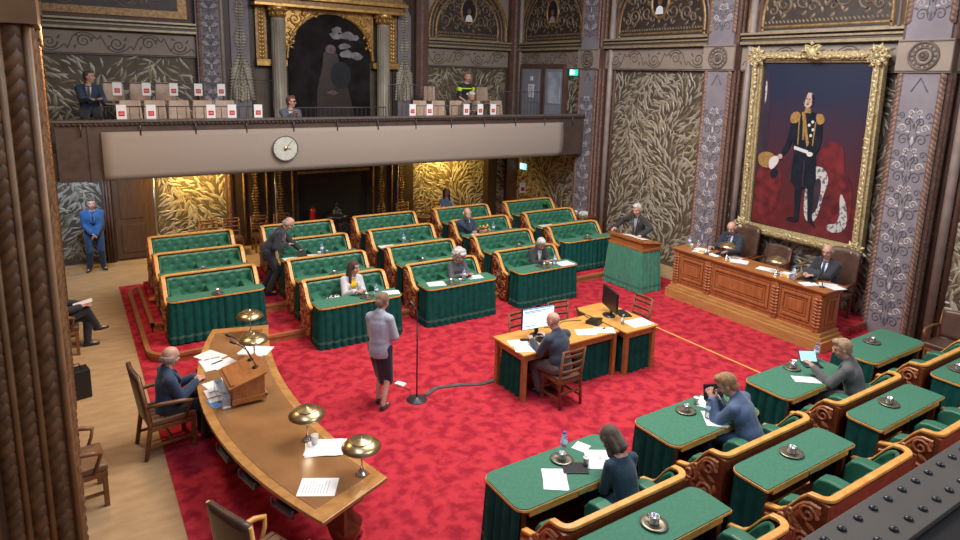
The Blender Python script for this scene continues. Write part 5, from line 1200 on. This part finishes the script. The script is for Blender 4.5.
for s in (-1,1): mb=MB(); mb.box(-.262,min(s*.03,s*.37),.06,-.25,max(s*.03,s*.37),.8); d_=obj('door',mb,M['bwood'],t,.004); mb=MB(); mb.ell((-.27,s*.06,.45),(.012,.012,.012)); obj('knob',mb,M['brass'],d_)
for k,(x,y) in enumerate(((11.95,13.3),(12.0,13.5),(12.1,13.65),(12.05,13.2))): papercup('small white cup on the dark side cabinet by the right wall',(x,y,.89),1.2,'cups on the side cabinet')
mb=MB(); mb.box(-.1,-.07,0,.1,.07,.1); single('napkin_box',mb,M['paper'],'white box on the dark side cabinet by the right wall','box',(12.2,13.42,.89),0,None,.005)
t=thing('notice_stand','red and white notice on a thin stand by the far right bench','sign',(11.86,15.9,0)); mb=MB(); mb.lathe([(0,0),(.14,0),(.14,.015),(.012,.03),(.01,1.18),(0,1.18)],n=14); obj('stand',mb,M['iron'],t); mb=MB(); mb.box(-.11,-.01,1.15,.11,.01,1.46); c_=obj('card',mb,M['paper'],t); mb=MB(); mb.box(-.07,-.014,1.2,.07,-.01,1.32); obj('red_print',mb,M['signr'],c_)
t=thing('iron_stove','ornate black iron stove in the fireplace under the gallery','stove',(6.28,17.12,0)); mb=MB()
mb.box(-.34,-.2,.08,.34,.2,.62); mb.box(-.38,-.24,.60,.38,.24,.66); mb.box(-.38,-.24,0.04,.38,.24,.10)
for s in (-1,1):
    for q in (-1,1): mb.lathe([(.03,0),(.05,.04),(.03,.08)],(s*.3,q*.16,0),8)
obj('body',mb,M['black'],t,.008); mb=MB(); mb.lathe([(.30,.66),(.33,.70),(.22,.76),(.12,.80),(.15,.86),(.06,.92),(.03,.98),(.05,1.02),(.0,1.12)],n=18); obj('domed_lid',mb,M['iron'],t)
mb=MB(); runscroll(mb,lambda u,v,h:(u,-.2-h,v),-.3,.3,.15,.58,0); obj('door_relief',mb,M['iron'],t)
t=thing('fire_extinguisher','red fire extinguisher beside the fireplace','fire extinguisher',(5.62,17.2,.55)); mb=MB(); mb.lathe([(.0,0),(.075,.0),(.08,.02),(.08,.36),(.05,.42),(.02,.44),(0,.44)],n=16); obj('cylinder',mb,M['red2'],t); mb=MB(); mb.tube([(0,0,.44),(0,0,.5),(.06,0,.52)],.015,6); mb.tube([(.0,0,.47),(-.09,0,.42),(-.1,0,.2)],.01,6); obj('valve',mb,M['black'],t)
mb=MB(); mb.box(5.5,17.05,0,5.76,17.34,.55); single('plant_stand',mb,M['dwood'],'dark square stand under the red fire extinguisher','stand',(0,0,0),0,None,.01)
mb=MB(); mb.box(-.16,-.12,0,.16,.12,.42); mb.tube([(-.07,0,.42),(-.05,0,.5),(.05,0,.5),(.07,0,.42)],.01,6); single('black_bag',mb,M['leatherblk'],'black bag standing on the floor by the left wall','bag',(-.15,10.3,0),.2,None,.04)
# ------------------------------------------------------------------ people
SK={'fair':mat('skin_fair',(.58,.33,.25),(.50,.26,.19),9,.5),'tan':mat('skin_tan',(.46,.25,.17),(.38,.19,.13),9,.5)}
M['eye']=mat('eye_dark',(.03,.025,.025),None,rough=.2); M['lips']=mat('lips',(.42,.14,.12),None,rough=.5)
CL={}
def cloth(c,rough=.8,k=.8):
    key=tuple(c)
    if key not in CL: CL[key]=mat('cloth_%d'%len(CL),c,tuple(x*k for x in c),25,rough,bump=.05,bscale=80,sheen=.2)
    return CL[key]
def baked(name, mb, mt, parent, voxel=.014, smooth=2, cut=None, extra=None, thick=0):
    me=bpy.data.meshes.new(name); me.from_pydata(mb.v,[],mb.f); me.update()
    o=bpy.data.objects.new('tmp',me); C.objects.link(o)
    r=o.modifiers.new('r','REMESH'); r.mode='VOXEL'; r.voxel_size=voxel
    if smooth: s=o.modifiers.new('s','SMOOTH'); s.iterations=smooth; s.factor=.5
    dg=bpy.context.evaluated_depsgraph_get(); m2=bpy.data.meshes.new_from_object(o.evaluated_get(dg))
    bpy.data.objects.remove(o); bpy.data.meshes.remove(me)
    vs=[tuple(v.co) for v in m2.vertices]; fs=[tuple(p.vertices) for p in m2.polygons]
    if cut: fs=[f for f in fs if not cut(sum((V(vs[i]) for i in f),V())/len(f))]
    if cut:
        u=sorted({i for f in fs for i in f}); mp={a:b for b,a in enumerate(u)}; vs=[vs[i] for i in u]; fs=[tuple(mp[i] for i in f) for f in fs]
    bpy.data.meshes.remove(m2)
    q=MB(); q.add(vs,fs,0,True)
    if extra: q.add(extra.v,extra.f,0,True)
    return obj(name,q,mt,parent)
def ik(a,t,l1,l2,pole):
    a=V(a); t=V(t); d=t-a; L=min(d.length,(l1+l2)*.995); d.normalize(); t=a+d*L
    x=(l1*l1-l2*l2+L*L)/(2*L); h=sqrt(max(l1*l1-x*x,1e-6)); p=V(pole)-d*V(pole).dot(d); p.normalize()
    return a+d*x+p*h, t
def hand(ex, w, d, side, nrm, curl, pal):
    # palm and five separate fingers; nrm points out of the palm, side towards the thumb
    d=d.normalized(); nrm=(nrm-d*nrm.dot(d)).normalized(); sd=d.cross(nrm).normalized()*side
    R=Matrix((sd,d,nrm)).transposed(); pal.ell(w+d*.05,(.042,.055,.017),R,10,8); pal.caps(w-d*.02,.026,w+d*.03,.03,8,0,.8)
    for k,(off,l) in enumerate(((.030,.072),(.010,.080),(-.010,.075),(-.029,.058))):
        b=w+d*.085+sd*off; c1=b+(d*cos(curl*.5)+nrm*sin(curl*.5)).normalized()*l*.55+sd*off*.15; c2=c1+(d*cos(curl*1.3)+nrm*sin(curl*1.3)).normalized()*l*.5
        ex.tube([b-d*.015,b,c1,c2],[.009,.0095,.0088,.0065],7)
    b=w+d*.025+sd*.034; c1=b+(d*.55+sd*.75+nrm*.3).normalized()*.038; c2=c1+(d*.9+sd*.25+nrm*.35).normalized()*.032
    ex.tube([b-sd*.015,b,c1,c2],[.012,.012,.0105,.008],7)
def person(label, loc, rz, pose, look, s=1.0):
    """local frame: +y is where the pelvis faces, +x the person's right hand side"""
    t=thing('person',label,'person',loc,rz); t.scale=(s,s,s)
    ph=pose.get('h',.93); pel=V((0,0,ph)); ln=radians(pose.get('lean',0)); rl=radians(pose.get('roll',0)); tw=radians(pose.get('twist',0))
    R=Matrix.Rotation(-ln,3,'X')@Matrix.Rotation(rl,3,'Y')@Matrix.Rotation(tw,3,'Z')
    up=R@V((0,0,1)); fw=R@V((0,1,0)); rt=R@V((1,0,0))
    fat=look.get('fat',1.0); fem=look.get('fem',False); shw=.148 if fem else .185
    ch=pel+up*.30; nb=pel+up*.50+fw*.0; sh=[pel+up*.44+rt*shw*q for q in (-1,1)]
    hd=Matrix.Rotation(radians(pose.get('yaw',0)),3,'Z')@Matrix.Rotation(-radians(pose.get('pitch',0)),3,'X')
    HS=1.10; hu=hd@V((0,0,HS)); hf=hd@V((0,HS,0)); hr=hd@V((HS,0,0))
    hc=nb+up*.035+hu*.118+hf*.022
    hips=[pel+V((.095*q,0,-.02)) for q in (-1,1)]
    feet=pose.get('feet',[(-.1,.03,.09),(.1,.03,.09)]); kp=pose.get('knee',[(0,1,.2),(0,1,.2)])
    hands=pose.get('hands'); ep=pose.get('elbow',[(-.35,-.5,-.8),(.35,-.5,-.8)])
    leg=[ik(hips[i],feet[i],.44,.43,kp[i]) for i in (0,1)]; arm=[ik(sh[i],hands[i],.29,.26,ep[i]) for i in (0,1)]
    skin=SK[look.get('skin','fair')]
    # body
    b=MB(); ex=MB()
    b.caps(pel,.115,ch,.12,12,0,.8); b.caps(ch,.12,nb-up*.05,.10,12,0,.75); b.caps(sh[0],.05,sh[1],.05); b.caps(nb-up*.03,.062,hc-hu*.05,.056,10)
    RH=Matrix((hr,hf,hu)).transposed()
    b.ell(hc+hu*.03,(.076,.094,.088),RH,16,12); b.ell(hc-hu*.035+hf*.018,(.060,.074,.078),RH,14,10); b.ell(hc-hu*.092+hf*.052,(.030,.028,.024),RH)
    b.caps(hc+hf*.088+hu*.012,.012,hc+hf*.112-hu*.028,.016,8); b.caps(hc+hf*.082+hu*.036-hr*.04,.012,hc+hf*.082+hu*.036+hr*.04,.012,8)
    for q in (-1,1): b.ell(hc+hr*.078*q-hu*.005,(.012,.022,.034),RH,8,6); b.ell(hc+hr*.038*q+hf*.062-hu*.028,(.026,.026,.024),RH,8,6)
    for i in (0,1):
        q=(-1,1)[i]; el,wr_=arm[i]; b.caps(sh[i],.048,el,.038); b.caps(el,.037,wr_,.026)
        d=(wr_-el).normalized(); 
        if pose.get('hdir'): d=(d*.4+V(pose['hdir'][i])).normalized()
        nr=V(pose.get('palm',[(0,0,-1),(0,0,-1)])[i]); 
        if abs(nr.normalized().dot(d))>.93: nr=V((-q,0,0.2))
        sd=d.cross(nr).normalized(); side=1 if sd.dot(-rt*q)>0 else -1
        if abs(sd.dot(rt))<.3: side=1 if sd.dot(up)>0 else -1
        hand(ex,wr_,d,side,nr,pose.get('curl',.6),b)
        kn,an=leg[i]; b.caps(hips[i],.082,kn,.055); b.caps(kn,.054,an,.036); fd=V(pose.get('toes',[(0,1,0),(0,1,0)])[i]).normalized(); b.caps(an-V((0,0,.03)),.035,an+fd*.13-V((0,0,.055)),.028)
    baked('body',b,skin,t,.0125,2,None,ex)
    for q in (-1,1): e=MB(); e.ell(hc+hr*.030*q+hf*.087+hu*.014,(.011,.008,.007),RH,8,6); obj('eye',e,M['eye'],t)
    e=MB(); e.ell(hc+hf*.092-hu*.060,(.022,.008,.007),RH,8,6); obj('mouth',e,M['lips'],t)
    # trousers or skirt
    lc=look.get('legs')
    if lc:
        k=MB(); f=.018
        k.caps(pel-V((0,0,.03)),.135*fat,pel+up*.06,.13*fat,12,0,.9)
        for i in (0,1):
            kn,an=leg[i]; k.caps(hips[i],.095+f,kn,.062+f); k.caps(kn,.06+f,an+(kn-an).normalized()*.02,.045+f)
        baked('trousers',k,cloth(lc),t,.017,3)
    sk=look.get('skirt')
    if sk:
        k=MB(); mk=[leg[i][0] for i in (0,1)]; k.caps(pel+up*.08,.115,pel-V((0,0,.05)),.15,12,0,.85)
        for i in (0,1): k.caps(hips[i],.098,mk[i]-V((0,0,.10)),.075)
        k.caps((hips[0]+hips[1])/2,.125,(mk[0]+mk[1])/2-V((0,0,.12)),.095); baked('skirt',k,cloth(sk),t,.017,4)
    for i in (0,1):
        kn,an=leg[i]; fd=V(pose.get('toes',[(0,1,0),(0,1,0)])[i]).normalized(); k=MB()
        k.caps(an-V((0,0,.035))-fd*.03,.042,an+fd*.05-V((0,0,.045)),.042); k.caps(an+fd*.05-V((0,0,.052)),.040,an+fd*.155-V((0,0,.062)),.028)
        baked('shoe',k,cloth(look.get('shoe',(.012,.012,.014)),.4),t,.012,2)
    # shirt and jacket
    sc=look.get('shirt',(.7,.72,.78)); jk=look.get('jacket')
    def torso(g, sleeves=True, hem=.10, arms=.016):
        k=MB(); k.caps(pel-up*hem*.3,(.125*fat)+g,ch,(.145*fat)+g,12,0,.80); k.caps(ch,(.145 if not fem else .13)*fat+g,pel+up*.41,.115+g,12,0,.76)
        if fem: k.ell(pel+up*.33+fw*.07,(.125+g,.06+g,.075+g),Matrix((rt,fw,up)).transposed())
        k.caps(sh[0]-up*.012,.048+g,sh[1]-up*.012,.048+g)
        for q in (0,1): k.caps(nb-up*.03,.058+g*.6,sh[q]+up*.004,.036+g); k.caps(nb-up*.06,.082+g,nb+up*.012,.052+g)
        k.ell(pel+up*.33,((.185 if not fem else .150)*(1+(fat-1)*.6)+g,.105*fat+g,.15),Matrix((rt,fw,up)).transposed(),16,10); k.ell(pel+up*.10,((.165 if not fem else .13)*fat+g,.115*fat+g,.17),Matrix((rt,fw,up)).transposed(),16,10)
        if fat>1.05: k.ell(pel+up*.14+fw*.05,(.15*fat,.12*fat,.15),Matrix((rt,fw,up)).transposed())
        if sleeves:
            for i in (0,1):
                el,wr_=arm[i]; k.caps(sh[i]-up*.01,.050+arms,el,.044+arms); e2=wr_ if sleeves is True else el+(wr_-el)*sleeves; k.caps(el,.046+arms,e2-(wr_-el).normalized()*.012,.034+arms)
        return k
    baked('shirt',torso(.004,True if not jk else True,.10,.004 if jk else .012) if look.get('sleeve',True) is True else torso(.004,look['sleeve']),cloth(sc),t,.016,2)
    if jk:
        k=torso(.024,True,.1,.020)
        hm=look.get('hem',.16); hm=hm if ph>.8 else min(hm,.10)*.6
        k.ell(pel-V((0,0,hm*.3)),((.19 if not fem else .178)*fat,.145*fat,.24 if ph>.8 else .17),None,16,12)
        for i in (0,1):      # pull sleeves back from the wrist
            pass
        op=look.get('open',.30); wd=look.get('vw',.36)*.6
        def cut(c):
            l=c-pel
            if l.z<-hm-.02 and l.length<.42 and ph>.8: return True
            a=l.dot(fw); x=l.dot(rt); z=l.dot(up)
            if z>.475 : return abs(x)<.055 and z>.49 and a>-.01
            if a>.20*max(1,fat) or abs(x)>.2: return False
            if a<.02 or z<op-.25*.0: return (a>.02 and z<.04 and look.get('open2',False) and abs(x)<.05)
            return abs(x)<.012+(z-op)*wd and z>op
        baked('jacket',k,cloth(jk),t,.016,2,cut)
        if look.get('collar',True):
            k=MB()
            for q in (-1,1):
                k.tube([pel+up*.505+rt*.062*q-fw*.02,pel+up*.475+rt*.075*q+fw*.06,pel+up*(op+.05)+rt*.03*q+fw*.155*max(1,fat*.97),pel+up*op+rt*.012*q+fw*.165*max(1,fat*.97)],[.014,.020,.022,.01],6)
            obj('lapels',k,cloth(jk),t)
    if look.get('tie'):
        k=MB(); g=.118; k.bar(pel+up*.475+fw*(g-.03),pel+up*.44+fw*g,.035,.03,0,rt); k.tube([pel+up*.45+fw*(g-.005),pel+up*.38+fw*(g+.018),pel+up*.28+fw*(g+.028)*max(1,fat),pel+up*.20+fw*(g+.025)*max(1,fat)] if not pose.get('hang') else [pel+up*.45+fw*g,pel+up*.36+fw*(g+.03),pel+up*.30+fw*(g+.03)+V((0,.02,-.12)),pel+up*.25+fw*(g+.03)+V((0,.03,-.22))],[.016,.02,.025,.02],6)
        obj('necktie',k,cloth(look['tie'],.5),t)
    # hair
    hs=look.get('hair','short'); hcol=look.get('hc',(.25,.17,.1)); hm_=cloth(hcol,.7,.6); k=MB(); hv=.012
    face=lambda c,lo=-.02,hi=.075,ft=.035:(lambda l:(l.dot(hf)>ft and l.dot(hu)<hi) or l.dot(hu)<lo and l.dot(hf)>-.01)((c-hc)/HS/HS)
    cut=None
    if hs=='short':
        k.ell(hc+hu*.036-hf*.008,(.087,.103,.097),RH,16,12); k.ell(hc-hu*.03-hf*.05,(.066,.05,.06),RH); k.ell(hc+hu*.10+hf*.05,(.06,.045,.035),RH); cut=lambda c:face(c,-.015,.072,.03)
    elif hs=='bald':
        for a in range(0,17):
            an_=pi*(a/16)*1.06-pi*.03; k.ell(hc+hr*.083*cos(an_)-hf*(.090*sin(an_)-.0)-hu*(.005+.02*sin(an_)),(.016,.016,.040),RH,8,6)
    elif hs=='curly':
        R_=random.Random(2)
        for _ in range(170):
            v=V((R_.gauss(0,1),R_.gauss(0,1),R_.gauss(0,1))).normalized()
            if v.y>.35 and v.z<.45: continue
            if v.z<-.75: continue
            k.ell(hc+hu*.015-hf*.015+RH@V((v.x*.118,v.y*.115,v.z*.125)),(.027,.027,.027),None,8,6)
        k.ell(hc+hu*.03-hf*.015,(.10,.10,.11),RH); cut=lambda c:face(c,-.2,.06,.055); hv=.010
    elif hs in('long','bob'):
        k.ell(hc+hu*.034-hf*.008,(.090,.106,.097),RH,16,12); L=.26 if hs=='long' else .10
        for q in (-1,1): k.caps(hc+hr*.075*q-hf*.01+hu*.02,.032,hc+hr*.085*q-hf*.0-hu*(.04+L*.8)+hf*.02,.030)
        k.caps(hc-hf*.055,.065,hc-hf*.085-hu*L,.05); k.caps(hc-hf*.05+hr*.05,.045,hc-hf*.06+hr*.06-hu*L,.035); k.caps(hc-hf*.05-hr*.05,.045,hc-hf*.06-hr*.06-hu*L,.035); cut=lambda c:(c-hc).dot(hf)>.052 and (c-hc).dot(hu)<.090 and abs((c-hc).dot(hr))<.075
    elif hs=='bun':
        k.ell(hc+hu*.034-hf*.008,(.088,.104,.096),RH,16,12); k.ell(hc-hu*.02-hf*.085,(.05,.045,.055),RH); k.ell(hc-hu*.03-hf*.04,(.066,.05,.05),RH); cut=lambda c:face(c,-.03,.07,.03)
    if hs!='none': baked('hair',k,hm_,t,hv,1,cut)
    if look.get('glasses'):
        k=MB()
        for q in (-1,1):
            k.tube([hc+hr*(.034*q+.026*cos(a))+hf*.104+hu*(.012+.018*sin(a)) for a in [2*pi*i/12 for i in range(13)]],.003 if look['glasses']!='sun' else .004,5)
            k.tube([hc+hr*.060*q+hf*.10+hu*.014,hc+hr*.083*q+hu*.012],.003,5)
            if look['glasses']=='sun': k.ell(hc+hr*.034*q+hf*.103+hu*.012,(.026,.005,.018),RH)
        obj('glasses',k,M['black'],t)
    if look.get('badge'):
        k=MB(); k.box(-.04,0,0,.04,.004,.05); o=obj('identity_card',k,M['paper'],t); o.location=pel+up*.20+fw*.16+rt*.05
    if look.get('stripe'):
        k=MB()
        for hz in (.36,):
            pts=[pel+up*hz+rt*.165*cos(a)+fw*.145*sin(a) for a in [2*pi*i/24 for i in range(25)]]; k.tube(pts,.018,6)
        for i in (0,1): el,w_=arm[i]; c=sh[i]+(el-sh[i])*.35; dd=(el-sh[i]).normalized(); k.caps(c-dd*.012,.074,c+dd*.012,.074)
        obj('reflective_band',k,mat('hi_vis_yellow',(.55,.85,.05),None,rough=.5),t)
    return t
NV=(.018,.030,.075); DK=(.018,.019,.024); CH=(.03,.032,.038)
SF=[(-.11,.42,.09),(.11,.42,.09)]
def sit(seat=.44,**k):
    d=dict(h=seat+.10,feet=SF,knee=[(-.1,.6,1),(.1,.6,1)],lean=4,hands=[(-.13,.34,seat+.32),(.13,.34,seat+.32)],curl=.7); d.update(k); return d
person('standing guard in blue suit with hands clasped by the leaf wall',(.38,16.98,0),pi,dict(h=.93,feet=[(-.14,.0,.09),(.14,.02,.09)],hands=[(-.04,.20,.90),(.05,.19,.93)],toes=[(-.4,1,0),(.4,1,0)],hdir=[(.8,.1,-.5),(-.8,.1,-.5)],yaw=4,pitch=4),dict(jacket=(.022,.10,.29),legs=(.018,.05,.13),shirt=(.06,.16,.36),tie=(.015,.04,.12),hair='short',hc=(.10,.07,.05),hem=.12,open=.22))
person('man in black suit with crossed legs half hidden by the left pillar',(-.36,12.15,.0),-pi/2,sit(.48,feet=[(-.08,.40,.09),(-.16,.56,.30)],toes=[(0,1,0),(0,1,.15)],lean=-4,hands=[(-.12,.38,.75),(.12,.34,.78)]),dict(jacket=DK,legs=(.012,.012,.016),shirt=(.7,.7,.72),hair='short',hc=(.3,.25,.2)))
mb=MB(); mb.add([(-.1,-.14,0),(.1,-.14,0),(.1,.14,.06),(-.1,.14,.06),(-.1,-.14,-.002),(.1,-.14,-.002),(.1,.14,.058),(-.1,.14,.058)],[(0,1,2,3),(7,6,5,4),(0,4,5,1),(1,5,6,2),(2,6,7,3),(3,7,4,0)]); single('held_paper',mb,M['paper'],'white paper held by the man with crossed legs at the left pillar','paper',(.02,12.14,.78),-1.57)
person('grey haired man in dark suit leaning over a desk holding his tie',(3.20,12.62,.30),-pi/2-.25,dict(h=.90,feet=[(-.16,-.12,.09),(.10,-.02,.09)],lean=34,hands=[(-.05,.62,.86),(.12,.36,1.02)],yaw=-4,pitch=42,hang=True,curl=.5),dict(jacket=(.018,.022,.035),legs=(.02,.021,.028),shirt=(.55,.58,.65),tie=(.28,.14,.14),hair='bald',hc=(.35,.33,.32),open=.16,vw=.4))
person('bald man in navy suit seated at the horseshoe table',(.80,8.32,0),-pi/2+.1,sit(.42,lean=2,hands=[(-.08,.36,.80),(.08,.34,.80)],yaw=6,pitch=14,hdir=[(.6,.6,-.1),(-.6,.6,-.1)]),dict(jacket=(.02,.045,.10),legs=DK,shirt=(.7,.7,.75),tie=(.05,.05,.1),hair='bald',hc=(.42,.29,.24)))
person('standing woman in pale grey blazer and navy skirt seen from behind',(3.50,7.90,0),-.85,dict(h=.93,feet=[(-.06,.06,.09),(.09,-.10,.09)],toes=[(-.15,1,0),(.15,1,0)],hands=[(-.02,.26,1.02),(.12,.26,1.0)],hdir=[(.7,.3,0),(-.6,.4,.0)],yaw=-8,pitch=20,knee=[(0,1,0),(0,1,0)],elbow=[(-.5,-.8,-.3),(.5,-.8,-.3)]),dict(fem=True,jacket=(.40,.43,.52),skirt=(.016,.022,.045),shirt=(.75,.75,.78),hair='bun',hc=(.22,.13,.075),hem=.12,shoe=(.02,.015,.015)),.985)
person('dark haired woman in white blazer and yellow top on the front bench',(4.22,10.84,0),pi,sit(.44,lean=5,hands=[(-.10,.36,.84),(.08,.38,.84)],yaw=38,pitch=8,hdir=[(.7,.5,0),(-.6,.5,0)]),dict(fem=True,jacket=(.62,.62,.66),legs=(.05,.06,.09),shirt=(.80,.48,.01),hair='long',hc=(.055,.03,.022),open=.04,vw=.32,collar=True))
person('woman with curly white hair in a charcoal top on the front bench',(6.44,10.84,0),pi,sit(.44,lean=12,hands=[(-.12,.42,.82),(.10,.42,.82)],yaw=-6,pitch=28),dict(fem=True,shirt=(.10,.10,.115),legs=DK,hair='curly',hc=(.62,.60,.58),fat=1.08))
person('white haired man in dark jacket and white shirt looking down at his desk',(8.52,10.86,0),pi,sit(.44,lean=10,hands=[(-.10,.42,.82),(.12,.44,.82)],yaw=-8,pitch=38),dict(jacket=CH,legs=DK,shirt=(.74,.72,.78),hair='short',hc=(.60,.59,.57),open=.06,vw=.32))
person('seated man in navy jacket with his hand raised to his chin',(7.86,12.76,.30),pi,sit(.44,lean=4,hands=[(-.10,.33,.80),(.06,.20,1.10)],hdir=[(.6,.5,0),(-.2,.1,.9)],yaw=-12,pitch=10,palm=[(0,0,-1),(-.3,-1,0)]),dict(jacket=(.025,.045,.085),legs=DK,shirt=(.55,.64,.78),hair='bald',hc=(.6,.58,.56),open=.08,vw=.34))
person('dark haired woman in light blue top sitting under the gallery',(9.5,16.55,0),pi,sit(.48,lean=0,hands=[(-.12,.34,.62),(.12,.34,.62)],yaw=-10),dict(fem=True,shirt=(.32,.48,.72),legs=(.03,.03,.05),hair='long',hc=(.05,.03,.025)))
person('white haired speaker in black jacket standing with both hands on the lectern',(11.36,10.50,.0),pi/2-.02,dict(h=.94,feet=[(-.14,0,.09),(.14,0,.09)],lean=10,hands=[(-.40,.36,1.12),(.50,.26,1.10)],elbow=[(-1,-.8,.1),(1,-.9,.1)],yaw=16,pitch=16,hdir=[(-.1,.6,-.2),(0,.6,-.3)]),dict(jacket=(.022,.022,.024),legs=(.02,.02,.022),shirt=(.33,.35,.42),hair='short',hc=(.62,.60,.57),open=.06,vw=.42),1.07)
person('bald presiding man in navy suit at the left of the presidium desk',(12.06,8.42,.30),pi/2,sit(.56,lean=7,hands=[(-.20,.46,.86),(.22,.42,.86)],yaw=8,pitch=28),dict(jacket=(.018,.025,.05),legs=DK,shirt=(.75,.77,.82),tie=(.06,.09,.25),hair='bald',hc=(.3,.28,.27),open=.10,vw=.34),1.03)
person('bald presiding man with glasses in dark suit at the right of the presidium',(12.02,6.32,.30),pi/2,sit(.50,lean=6,hands=[(-.02,.46,.86),(.16,.42,.86)],yaw=8,pitch=10,hdir=[(.5,.6,0),(-.4,.6,0)]),dict(jacket=(.018,.02,.03),legs=DK,shirt=(.72,.76,.85),tie=(.03,.04,.09),hair='bald',hc=(.25,.2,.18),glasses='clear',open=.10,vw=.34,fat=1.15),1.05)
person('bald clerk in slate jacket typing at the lit monitor seen from behind',(5.84,6.72,0),.10,sit(.46,lean=14,hands=[(-.16,.46,.83),(.14,.46,.83)],yaw=14,pitch=14,feet=[(-.12,.30,.09),(.12,.26,.09)]),dict(jacket=(.030,.045,.078),legs=(.12,.09,.085),shirt=(.6,.62,.7),hair='none',hem=.3),1.0)
person('dark haired woman in navy dress on the near bench looking down',(4.42,3.95,0),-.05,sit(.44,lean=22,hands=[(-.06,.42,.72),(.06,.44,.74)],yaw=12,pitch=42,hdir=[(.3,.7,.2),(-.3,.7,.2)]),dict(fem=True,shirt=(.012,.045,.075),legs=(.012,.05,.08),hair='bob',hc=(.085,.05,.035)),1.0)
person('sandy haired man in blue suit leaning over his desk with a phone',(6.50,4.02,0),.30,sit(.44,lean=26,hands=[(-.12,.44,.92),(.02,.46,.92)],yaw=18,pitch=34,hdir=[(.2,.5,.6),(-.3,.5,.5)],palm=[(1,0,0),(-1,0,0)],curl=1.0),dict(jacket=(.080,.130,.245),legs=(.05,.09,.20),shirt=(.75,.75,.8),hair='short',hc=(.36,.19,.08),hem=.3),1.06)
phone('mobile phone with lit blue screen held by the man in the blue suit',(6.3,4.50,1.02),.3)
person('sandy haired man in grey suit touching his tablet on the near bench',(8.72,3.96,0),.35,sit(.44,lean=20,hands=[(-.18,.52,.86),(.08,.26,.62)],yaw=20,pitch=18),dict(jacket=(.115,.115,.115),legs=(.10,.10,.105),shirt=(.6,.64,.72),hair='short',hc=(.42,.27,.16),hem=.3),1.04)
person('man in dark blue suit on the gallery looking to the right',(.50,15.95,GF+.0),pi,sit(.60,lean=8,hands=[(-.20,.40,.92),(.02,.42,.92)],yaw=60,pitch=0),dict(jacket=(.022,.04,.085),legs=DK,shirt=(.6,.6,.66),tie=(.1,.1,.12),hair='short',hc=(.08,.055,.045),open=.12,vw=.32),1.0)
person('man in sunglasses and grey jacket behind the gallery rail near the arch',(4.37,14.85,GF-.30),pi,sit(.46,lean=6,hands=[(-.10,.30,.92),(.04,.30,.95)],yaw=48,pitch=-2),dict(jacket=(.10,.115,.16),legs=DK,shirt=(.7,.7,.72),hair='short',hc=(.16,.06,.035),glasses='sun',open=.12,vw=.36),.98)
person('police officer with yellow banded black uniform on the gallery',(9.62,15.72,GF+.20),pi,sit(.46,h=.62,lean=2,hands=[(-.04,.20,.62),(.16,.20,.66)],yaw=0,pitch=4,hdir=[(.6,.3,-.5),(-.5,.4,-.4)],feet=[(-.14,.40,.09),(.14,.40,.09)]),dict(shirt=(.012,.013,.018),legs=(.012,.013,.018),sleeve=.15,stripe=True,badge=True,hair='short',hc=(.22,.12,.10)),1.05)
person('white haired man bending forward behind the gallery rail',(9.15,14.85,GF-.12),pi,sit(.46,lean=10,hands=[(-.12,.34,.80),(.12,.34,.80)],yaw=0,pitch=26),dict(jacket=(.22,.17,.12),legs=DK,shirt=(.03,.03,.035),hair='short',hc=(.66,.60,.52),open=.06,vw=.4),.98)
